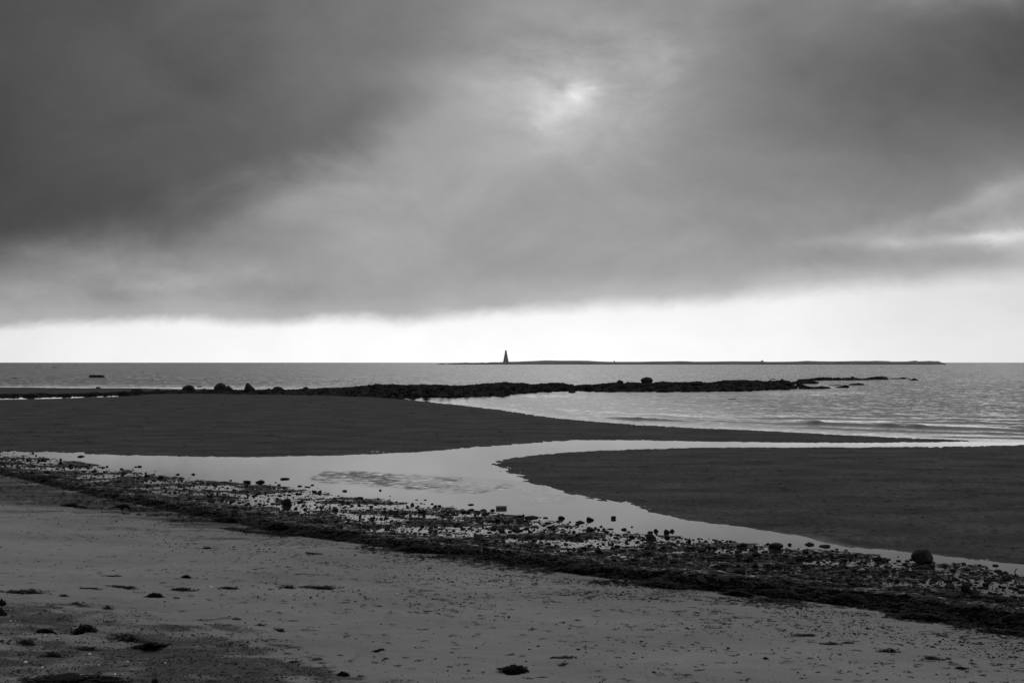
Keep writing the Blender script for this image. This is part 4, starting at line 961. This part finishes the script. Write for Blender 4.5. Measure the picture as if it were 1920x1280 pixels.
X, Y, Z = place(940, 953.6); X, Y = float(X[0]), float(Y[0]); mp = Y / F
can = bpy.data.objects.new('metal_canister', None); COL.objects.link(can); can.location = (X, Y, 1.9 * mp); can.rotation_euler = (0, 0.01, 0.06)
tag(can, 'small grey drum lying on its side in the stream', 'canister')
def lathe_x(name, prof, mat, parent, sides=32):
    bm = bmesh.new(); rings = []
    for (xx, r_) in prof: rings.append([bm.verts.new((xx, r_ * math.cos(k * 2 * math.pi / sides), r_ * math.sin(k * 2 * math.pi / sides))) for k in range(sides)])
    for i in range(len(rings) - 1):
        for k in range(sides): bm.faces.new([rings[i][k], rings[i + 1][k], rings[i + 1][(k + 1) % sides], rings[i][(k + 1) % sides]])
    bm.faces.new(rings[0]); bm.faces.new(rings[-1][::-1]); bmesh.ops.recalc_face_normals(bm, faces=bm.faces[:])
    return bm_obj(name, bm, mat, parent, False)
L2 = 9.9 * mp; R_ = 3.9 * mp
lathe_x('drum_body', [(-L2 * .93, R_ * .97), (-L2 * .34, R_ * .97), (-L2 * .32, R_ * 1.0), (-L2 * .30, R_ * .97), (L2 * .30, R_ * .97), (L2 * .32, R_), (L2 * .34, R_ * .97), (L2 * .93, R_ * .97)], M_CAN, can)
lathe_x('drum_end', [(-L2, R_ * .9), (-L2 * .99, R_ * 1.0), (-L2 * .934, R_ * 1.0)], M_CANDARK, can)
lathe_x('drum_end', [(L2 * .934, R_ * 1.0), (L2 * .99, R_ * 1.0), (L2, R_ * .9)], M_CANDARK, can)

# shells
def shell(px, py, w, label, kind='shell'):
    X, Y, Z = place(px, py); mp = float(Y[0]) / F; bm = bmesh.new(); R0 = w * mp / 2; n_ = 14
    apex = bm.verts.new((0, 0, R0 * 0.55)); prev = None; rings = []
    for j, (rr, zz) in enumerate(((0.35, 0.48), (0.7, 0.3), (1.0, 0.0))):
        rings.append([bm.verts.new((math.cos(k * 2 * math.pi / n_) * R0 * rr * (1 + 0.04 * (-1) ** k), math.sin(k * 2 * math.pi / n_) * R0 * rr * .85, R0 * zz)) for k in range(n_)])
    for k in range(n_): bm.faces.new([apex, rings[0][k], rings[0][(k + 1) % n_]])
    for j in range(2):
        for k in range(n_): bm.faces.new([rings[j][k], rings[j + 1][k], rings[j + 1][(k + 1) % n_], rings[j][(k + 1) % n_]])
    bm.faces.new(rings[2][::-1])
    o = bm_obj('shell', bm, M_SHELL, None, False); o.location = (float(X[0]), float(Y[0]), float(Z[0]) + 0.002); o.rotation_euler = (rnd.uniform(-.2, .3), rnd.uniform(-.3, .3), rnd.uniform(0, 6))
    tag(o, label, 'shell')
for a_ in [(48, 1241, 8, 'largest white shell on the grit below the shaggy clump'), (168, 1225.5, 6, 'white shell right of the shaggy clump'), (247, 1200.5, 6, 'white shell at the tail of the long dark bank'),
           (306, 1213, 4, 'white shell at the foot of the stick'), (239, 1240.5, 6, 'white shell in the grit below the stick bank'), (310, 1242, 4, 'small white shell, rightmost in the grit'),
           (20, 1163.5, 4, 'small white shell, left one of two under the left frame heaps'), (30, 1163, 3.5, 'small white shell, right one of two under the left frame heaps'),
           (86, 1190.5, 5, 'flat white shell under the low dark heap'), (396, 1100, 6, 'white shell beside the faint wisp on the middle sand'), (80, 1251, 5, 'white shell above the long bottom mat'),
           (216, 1263, 5, 'white shell between bottom mat and grit right edge'), (185, 1246, 3.5, 'tiny white shell above the bottom mat centre'), (745, 1112.5, 4, 'tiny white shell right of the long strip'),
           (1450, 1007.5, 0.1, '')]:
    if a_[3]: shell(*a_)
pts = [(1047 + rnd.uniform(0, 20), 1040 - rnd.uniform(0, 9)) for _ in range(1)]

# ------------------------------------------------------------------ crow
X, Y, Z = place(229, 961.5); X, Y, Z = float(X[0]), float(Y[0]), float(Z[0]); mp = Y / F
nodes = [  # dx, dy, dz (px), rx, ry
 (0, 0, 13.5, 5.6, 5.0),      # 0 pelvis/mid body (root)
 (6, 0, 14.2, 5.3, 5.2),      # 1 chest/shoulder
 (10.5, 0, 12.5, 3.6, 3.6),   # 2 neck
 (13.2, 0, 9.4, 2.5, 2.7),    # 3 head
 (14.2, 0, 7.2, 1.5, 1.4),    # 4 beak root
 (14.8, 0, 2.8, 0.35, 0.35),  # 5 beak tip
 (-7, 0, 12.8, 4.2, 3.2),     # 6 rump
 (-13, 0, 11.8, 2.6, 1.5),    # 7 tail root
 (-19, 0, 10.8, 2.6, 0.9),    # 8
 (-24.5, 0, 9.6, 2.2, 0.5),   # 9 tail tip
 (-0.5, 2, 8.5, 1.9, 1.9), (-1.2, 2.2, 4.5, 0.7, 0.7), (0.2, 2.2, 0.6, 0.55, 0.55), (3.6, 2.4, 0.3, 0.4, 0.4),
 (1.0, -2, 8.5, 1.9, 1.9), (0.8, -2.2, 4.5, 0.7, 0.7), (2.2, -2.2, 0.2, 0.55, 0.55), (5.6, -2.4, 0.2, 0.4, 0.4),
 (-1.8, 2.2, 0.3, 0.35, 0.35), (0.2, -2.2, 0.0, 0.35, 0.35)]
edges = [(0, 1), (1, 2), (2, 3), (3, 4), (4, 5), (0, 6), (6, 7), (7, 8), (8, 9), (0, 10), (10, 11), (11, 12), (12, 13), (0, 14), (14, 15), (15, 16), (16, 17), (12, 18), (16, 19)]
me = bpy.data.meshes.new('crow'); me.from_pydata([(a * mp, b_ * mp, c * mp) for a, b_, c, _, _ in nodes], edges, [])
crow = bpy.data.objects.new('crow', me); COL.objects.link(crow); crow.location = (X, Y, Z); me.materials.append(M_FEATHER)
sk = crow.modifiers.new('skin', 'SKIN'); sk.use_smooth_shade = True
for i, sv in enumerate(me.skin_vertices[0].data):
    sv.radius = (nodes[i][3] * mp, nodes[i][4] * mp); sv.use_root = (i == 0)
ss = crow.modifiers.new('sub', 'SUBSURF'); ss.levels = 2; ss.render_levels = 2
tag(crow, 'black crow pecking at the sand beside the weed belt', 'crow')

# gulls far off in the sky
def gull(px, py, Y, span, label, bank):
    prof = [(-1, 0.10, 0.02), (-0.62, 0.20, 0.12), (-0.3, 0.16, 0.2), (-0.08, 0.06, 0.26), (0.08, 0.06, 0.26), (0.3, 0.16, 0.2), (0.62, 0.20, 0.12), (1, 0.10, 0.02)]
    bm = bmesh.new(); top = []; bot = []
    for xx, zz, ch in prof:
        top.append([bm.verts.new((xx * span / 2, ch * span * .5, zz * span / 2 + .012 * span)), bm.verts.new((xx * span / 2, -ch * span * .5, zz * span / 2 + .012 * span))])
        bot.append([bm.verts.new((xx * span / 2, ch * span * .5, zz * span / 2 - .012 * span)), bm.verts.new((xx * span / 2, -ch * span * .5, zz * span / 2 - .012 * span))])
    for i in range(len(prof) - 1):
        bm.faces.new([top[i][0], top[i][1], top[i + 1][1], top[i + 1][0]]); bm.faces.new([bot[i][0], bot[i + 1][0], bot[i + 1][1], bot[i][1]])
        for q in (0, 1): bm.faces.new([top[i][q], top[i + 1][q], bot[i + 1][q], bot[i][q]])
    for e in (0, -1): bm.faces.new([top[e][0], top[e][1], bot[e][1], bot[e][0]])
    r1 = bmesh.ops.create_uvsphere(bm, u_segments=10, v_segments=8, radius=1.0)
    for v in r1['verts']: v.co = Vector((v.co.x * span * .07, v.co.y * span * .24, v.co.z * span * .08 + span * .03))
    r2 = bmesh.ops.create_uvsphere(bm, u_segments=8, v_segments=6, radius=1.0)
    for v in r2['verts']: v.co = Vector((v.co.x * span * .04, v.co.y * span * .06 - span * .25, v.co.z * span * .045 + span * .04))
    bmesh.ops.recalc_face_normals(bm, faces=bm.faces[:])
    o = bm_obj('gull', bm, M_GULL, None, True); o.location = ((px - 960) / F * Y, Y, H - (py - HY) * Y / F); o.rotation_euler = (0.1, bank, 0.5); tag(o, label, 'bird')
gull(318.5, 164.3, 330, 0.85, 'bird flying in the dark clouds, highest and largest speck', 0.3)
gull(225.5, 370.5, 420, 0.8, 'bird flying low in the dark left cloud, above the two faintest', -0.3)
gull(300.5, 508.7, 620, 0.8, 'distant bird speck over the left cloud edge, left of the last one', 0.2)
gull(425.5, 531, 620, 0.8, 'distant bird speck nearest the bright band, rightmost of the birds', -0.2)

# ------------------------------------------------------------------ sky
w = bpy.data.worlds.new('World'); S.world = w; w.use_nodes = True
nt = w.node_tree; nt.nodes.clear(); b = NB(nt); N = nt.nodes; L = nt.links
out = N.new('ShaderNodeOutputWorld'); bg = N.new('ShaderNodeBackground'); L.new(bg.outputs[0], out.inputs[0])
dirv = N.new('ShaderNodeTexCoord').outputs['Generated']
dx, dy, dz = b.sep(dirv)[0:3]
ysafe = b.m('MAXIMUM', dy, 0.05)
u = b.m('DIVIDE', dx, ysafe); v = b.m('DIVIDE', dz, ysafe)      # azimuth and elevation tangents round due north
px0 = b.m('ADD', b.m('MULTIPLY', u, F), 960.0); py0 = b.m('SUBTRACT', HY, b.m('MULTIPLY', v, F))
nv = b.comb(b.m('MULTIPLY', u, 1.0), b.m('MULTIPLY', v, 1.7), 0.3)
_, wc = b.noise(nv, 3.2, 3, 0.5)
ws = b.sep(b.vm('SUBTRACT', wc, (0.5, 0.5, 0.5)))
_, wf = b.noise(nv, 13.0, 5, 0.6, 0.3)
wfs = b.sep(b.vm('SUBTRACT', wf, (0.5, 0.5, 0.5)))
PX = b.m('ADD', b.m('ADD', px0, b.m('MULTIPLY', ws[0], 170.0)), b.m('MULTIPLY', wfs[0], 45.0))
PY = b.m('ADD', b.m('ADD', py0, b.m('MULTIPLY', ws[1], 55.0)), b.m('MULTIPLY', wfs[1], 26.0))
ys = [0, 80, 160, 240, 320, 380, 420, 450, 490, 530, 570]
cols = [
 [95, 100, 105, 110, 112, 108, 102, 102, 118, 148, 160],     # 0   (light layer, hidden by the dark cloud at left)
 [100, 105, 110, 115, 118, 115, 112, 118, 140, 152, 155],
 [108, 112, 118, 124, 130, 124, 122, 132, 146, 155, 160],
 [115, 120, 126, 134, 144, 144, 142, 146, 154, 160, 160],
 [125, 130, 138, 148, 156, 162, 165, 164, 163, 158, 156],
 [130, 135, 145, 158, 160, 164, 165, 163, 160, 154, 158],
 [138, 142, 158, 168, 158, 157, 158, 157, 156, 158, 172],    # 960
 [138, 150, 160, 164, 150, 152, 155, 157, 158, 160, 178],
 [132, 146, 140, 140, 142, 150, 153, 156, 157, 162, 185],
 [127, 124, 120, 124, 134, 145, 150, 152, 155, 172, 190],
 [122, 108, 102, 113, 126, 134, 142, 156, 157, 174, 195],
 [104, 93, 88, 104, 120, 136, 146, 168, 158, 182, 200],
 [86, 80, 82, 99, 128, 156, 158, 198, 166, 205, 215],        # 1920
]
yn = b.m('DIVIDE', PY, 640.0)
tt = b.m('MINIMUM', b.m('MAXIMUM', b.m('DIVIDE', PX, 160.0), -0.3), 12.3)
acc = None; wsum = None
for i, colv in enumerate(cols):
    r_ = N.new('ShaderNodeValToRGB'); cr = r_.color_ramp; cr.interpolation = 'B_SPLINE'
    while len(cr.elements) < len(ys): cr.elements.new(0.5)
    for e, (yy, vv) in enumerate(zip(ys, colv)):
        cr.elements[e].position = yy / 640.0
    for e, (yy, vv) in enumerate(zip(ys, colv)):
        l_ = s2l(vv); cr.elements[e].color = (l_, l_, l_, 1)
    L.new(yn, r_.inputs[0])
    a_ = b.m('ABSOLUTE', b.m('SUBTRACT', tt, float(i)))
    p_ = b.m('MAXIMUM', b.m('SUBTRACT', 1.5, a_), 0.0); q_ = b.m('MAXIMUM', b.m('SUBTRACT', 0.5, a_), 0.0)
    wt = b.m('SUBTRACT', b.m('MULTIPLY', b.m('MULTIPLY', p_, p_), 0.5), b.m('MULTIPLY', b.m('MULTIPLY', q_, q_), 1.5))
    sepc = N.new('ShaderNodeSeparateColor'); L.new(r_.outputs[0], sepc.inputs[0])
    term = b.m('MULTIPLY', wt, sepc.outputs[0])
    acc = term if acc is None else b.m('ADD', acc, term); wsum = wt if wsum is None else b.m('ADD', wsum, wt)
val = b.m('DIVIDE', acc, wsum)

def fcurve(x, pts, x0, x1, y0, y1):
    n = N.new('ShaderNodeFloatCurve'); c = n.mapping.curves[0]
    for k, (a, v_) in enumerate(pts):
        X_ = (a - x0) / (x1 - x0); Y_ = (v_ - y0) / (y1 - y0)
        if k == 0: c.points[0].location = (X_, Y_)
        elif k == len(pts) - 1: c.points[-1].location = (X_, Y_)
        else: c.points.new(X_, Y_)
    n.mapping.update()
    xn = b.m('DIVIDE', b.m('SUBTRACT', x, x0), x1 - x0, clamp=True); L.new(xn, n.inputs['Value'])
    return b.m('ADD', b.m('MULTIPLY', n.outputs[0], y1 - y0), y0)

# dark cloud bank on the left
de = fcurve(PX, [(0, 500), (120, 482), (250, 455), (400, 410), (500, 368), (640, 308), (800, 228), (900, 172), (960, 142), (1010, 105), (1100, 30), (1200, 0)], 0, 1200, -60, 600)
en1, _ = b.noise(nv, 5.5, 6, 0.62, 0.5)
DY = b.m('ADD', PY, b.m('MULTIPLY', b.m('SUBTRACT', en1, 0.5), 190.0))
dmask = b.m('SUBTRACT', 1.0, b.smooth(b.m('SUBTRACT', DY, de), -95.0, 50.0))
dval = fcurve(PX, [(0, 76), (160, 84), (320, 92), (480, 100), (640, 108), (800, 119), (960, 134), (1200, 138)], 0, 1200, 60, 150)
dval = b.m('POWER', b.m('DIVIDE', dval, 255.0), 2.2)
dn, _ = b.noise(nv, 2.2, 4, 0.5)
dval = b.m('MULTIPLY', dval, b.maprange(dn, 0.3, 0.7, 0.80, 1.16))
val = b.mixf(dmask, val, dval)

def stroke(val, cx, cy, rx, ry, ang, target, strength, coords=None, power=1.0):
    X_, Y_ = coords or (PX, PY)
    ca, sa = math.cos(ang), math.sin(ang)
    ddx = b.m('SUBTRACT', X_, cx); ddy = b.m('SUBTRACT', Y_, cy)
    uu = b.m('DIVIDE', b.m('ADD', b.m('MULTIPLY', ddx, ca), b.m('MULTIPLY', ddy, sa)), rx)
    vv = b.m('DIVIDE', b.m('SUBTRACT', b.m('MULTIPLY', ddy, ca), b.m('MULTIPLY', ddx, sa)), ry)
    d2 = b.m('ADD', b.m('MULTIPLY', uu, uu), b.m('MULTIPLY', vv, vv))
    g_ = b.m('EXPONENT', b.m('MULTIPLY', d2, -1.0))
    return b.mixf(b.m('MULTIPLY', g_, strength), val, s2l(target))
# warped a little less near the thin cloud round the sun
_, wh = b.noise(nv, 34.0, 5, 0.62, 0.6)
whs = b.sep(b.vm('SUBTRACT', wh, (0.5, 0.5, 0.5)))
QX = b.m('ADD', b.m('ADD', b.m('ADD', px0, b.m('MULTIPLY', ws[2], 40.0)), b.m('MULTIPLY', wfs[0], 110.0)), b.m('MULTIPLY', whs[0], 75.0))
QY = b.m('ADD', b.m('ADD', py0, b.m('MULTIPLY', wfs[1], 80.0)), b.m('MULTIPLY', whs[1], 60.0))
Q = (QX, QY)
Q2 = (b.m('ADD', b.m('ADD', px0, b.m('MULTIPLY', wfs[0], 55.0)), b.m('MULTIPLY', whs[0], 60.0)), b.m('ADD', b.m('ADD', py0, b.m('MULTIPLY', wfs[1], 40.0)), b.m('MULTIPLY', whs[1], 48.0)))
val = stroke(val, 1030, 205, 170, 95, 0.2, 178, 0.8, Q)
val = stroke(val, 1045, 198, 85, 62, 0.2, 206, 0.85, Q2)
val = stroke(val, 1078, 178, 34, 24, -0.4, 250, 1.0, Q2)
val = stroke(val, 1032, 206, 32, 34, 0.0, 226, 0.8, Q2)
val = stroke(val, 1015, 150, 30, 14, -0.5, 205, 0.5, Q)
val = stroke(val, 1045, 166, 20, 14, 0.4, 172, 0.6, Q2)
val = stroke(val, 1250, 120, 30, 42, 0.3, 165, 0.6, Q)
val = stroke(val, 1150, 60, 90, 30, 0.1, 155, 0.5, Q)
val = stroke(val, 1150, 130, 150, 75, -0.2, 166, 0.65, Q)
T = (b.m('ADD', b.m('ADD', px0, b.m('MULTIPLY', wfs[0], 100.0)), b.m('MULTIPLY', whs[0], 40.0)), b.m('ADD', b.m('ADD', py0, b.m('MULTIPLY', wfs[1], 34.0)), b.m('MULTIPLY', whs[1], 16.0)))
val = stroke(val, 1850, 375, 110, 20, -0.33, 176, 0.6, T)
val = stroke(val, 1700, 422, 130, 14, -0.25, 170, 0.35, T)
val = stroke(val, 1870, 444, 85, 12, -0.06, 218, 0.85, T)
val = stroke(val, 1680, 452, 50, 11, 0.0, 196, 0.65, T)
val = stroke(val, 1560, 450, 70, 11, -0.1, 178, 0.45, T)
val = stroke(val, 1790, 486, 100, 18, -0.06, 150, 0.85, T)
val = stroke(val, 1540, 487, 100, 20, 0.0, 150, 0.7, T)
val = stroke(val, 200, 562, 60, 22, 0.05, 138, 0.75)
val = stroke(val, 320, 535, 80, 18, 0.0, 174, 0.5, T)
val = stroke(val, 470, 548, 90, 18, 0.0, 145, 0.5)
val = stroke(val, 370, 450, 50, 14, 0.25, 132, 0.5)
val = stroke(val, 60, 520, 80, 14, -0.1, 128, 0.35)
# soft mottling of the whole deck
mo, _ = b.noise(nv, 7.0, 6, 0.6, 0.4)
val = b.m('MULTIPLY', val, b.maprange(mo, 0.25, 0.75, 0.84, 1.16))
# broken bright cloud round the sun and low billows at left
bil, _ = b.noise(nv, 17.0, 6, 0.6, 0.25)
def patch(cx, cy, rx, ry):
    a_ = b.m('DIVIDE', b.m('SUBTRACT', PX, cx), rx); c_ = b.m('DIVIDE', b.m('SUBTRACT', PY, cy), ry)
    return b.m('EXPONENT', b.m('MULTIPLY', b.m('ADD', b.m('MULTIPLY', a_, a_), b.m('MULTIPLY', c_, c_)), -1.0))
pm = b.m('ADD', b.m('ADD', patch(1130, 130, 190, 110), b.m('MULTIPLY', patch(250, 530, 330, 60), 0.75)), b.m('MULTIPLY', patch(1750, 440, 260, 60), 0.7))
val = b.m('MULTIPLY', val, b.m('ADD', 1.0, b.m('MULTIPLY', b.m('MULTIPLY', b.m('SUBTRACT', bil, 0.5), 1.0), pm)))
# bright clear band under the cloud edge
EX = b.m('ADD', px0, b.m('MULTIPLY', ws[0], 60.0))
ed = fcurve(EX, [(0, 606), (160, 602), (320, 599), (480, 603), (640, 597), (800, 596), (960, 585), (1120, 578), (1280, 567), (1440, 553), (1600, 539), (1760, 527), (1920, 517)], 0, 1920, 480, 640)
EY = b.m('ADD', b.m('ADD', py0, b.m('ADD', b.m('MULTIPLY', wfs[1], 36.0), b.m('MULTIPLY', whs[1], 7.0))), b.m('MULTIPLY', ws[1], 18.0))
wd_ = b.maprange(EX, 0.0, 1920.0, 13.0, 24.0)
bmask = b.smooth(b.m('DIVIDE', b.m('SUBTRACT', EY, ed), wd_), -1.0, 1.0)
glow = b.m('EXPONENT', b.m('MULTIPLY', b.m('POWER', b.m('DIVIDE', b.m('MINIMUM', b.m('SUBTRACT', EY, ed), 0.0), 34.0), 2.0), -1.0))
val = b.mixf(b.m('MULTIPLY', glow, 0.35), val, s2l(205))
bandv = fcurve(px0, [(0, 232), (200, 242), (500, 249), (960, 252), (1400, 248), (1650, 236), (1920, 224)], 0, 1920, 200, 255)
bandv = b.m('POWER', b.m('DIVIDE', bandv, 255.0), 2.2)
bandv = b.m('MULTIPLY', bandv, b.m('MULTIPLY', b.maprange(mo, 0.25, 0.75, 0.94, 1.05), b.maprange(EY, 560.0, 640.0, 0.94, 1.02)))
val = b.mixf(bmask, val, bandv)
# the rest of the overcast dome (overhead and behind)
gen, _ = b.noise(dirv, 2.2, 5, 0.55)
genv = b.maprange(gen, 0.3, 0.7, 0.24, 0.34)
up = b.smooth(dz, 0.34, 0.62)
side = b.m('SUBTRACT', 1.0, b.smooth(dy, 0.25, 0.7))
val = b.mixf(b.m('MAXIMUM', up, side), val, genv)
# physical sky underneath the deck adds a trace of real gradient
sky = N.new('ShaderNodeTexSky'); sky.sky_type = 'NISHITA'; sky.sun_disc = False
SUN_EL = math.radians(76); SUN_AZ = math.radians(4)
sky.sun_elevation = SUN_EL; sky.sun_rotation = SUN_AZ
bw = N.new('ShaderNodeRGBToBW'); L.new(sky.outputs[0], bw.inputs[0])
val = b.m('ADD', val, b.m('MULTIPLY', b.m('MINIMUM', bw.outputs[0], 10.0), 0.0008))
L.new(b.comb(val, val, val), bg.inputs['Color']); bg.inputs['Strength'].default_value = 1.0

# ------------------------------------------------------------------ sun behind the clouds
sd = bpy.data.lights.new('sun', 'SUN'); sd.energy = 0.5; sd.angle = math.radians(20); sd.color = (1, 1, 1)
so = bpy.data.objects.new('sun', sd); COL.objects.link(so)
dvec = Vector((math.sin(SUN_AZ) * math.cos(SUN_EL), math.cos(SUN_AZ) * math.cos(SUN_EL), math.sin(SUN_EL)))
so.rotation_euler = dvec.to_track_quat('Z', 'Y').to_euler(); so.location = (0, 50, 60)

# ------------------------------------------------------------------ camera
cd = bpy.data.cameras.new('camera'); cam = bpy.data.objects.new('camera', cd); COL.objects.link(cam)
cd.sensor_width = 36.0; cd.lens = 36.0 * F / 1920.0; cd.shift_y = (HY - 640.0) / 1920.0
cd.clip_start = 0.1; cd.clip_end = 60000
cam.location = (0, 0, H); cam.rotation_euler = (math.radians(90), 0, 0)
S.camera = cam
S.view_settings.view_transform = 'Standard'; S.view_settings.look = 'None'; S.view_settings.exposure = 0; S.view_settings.gamma = 1
S.cycles.max_bounces = 5
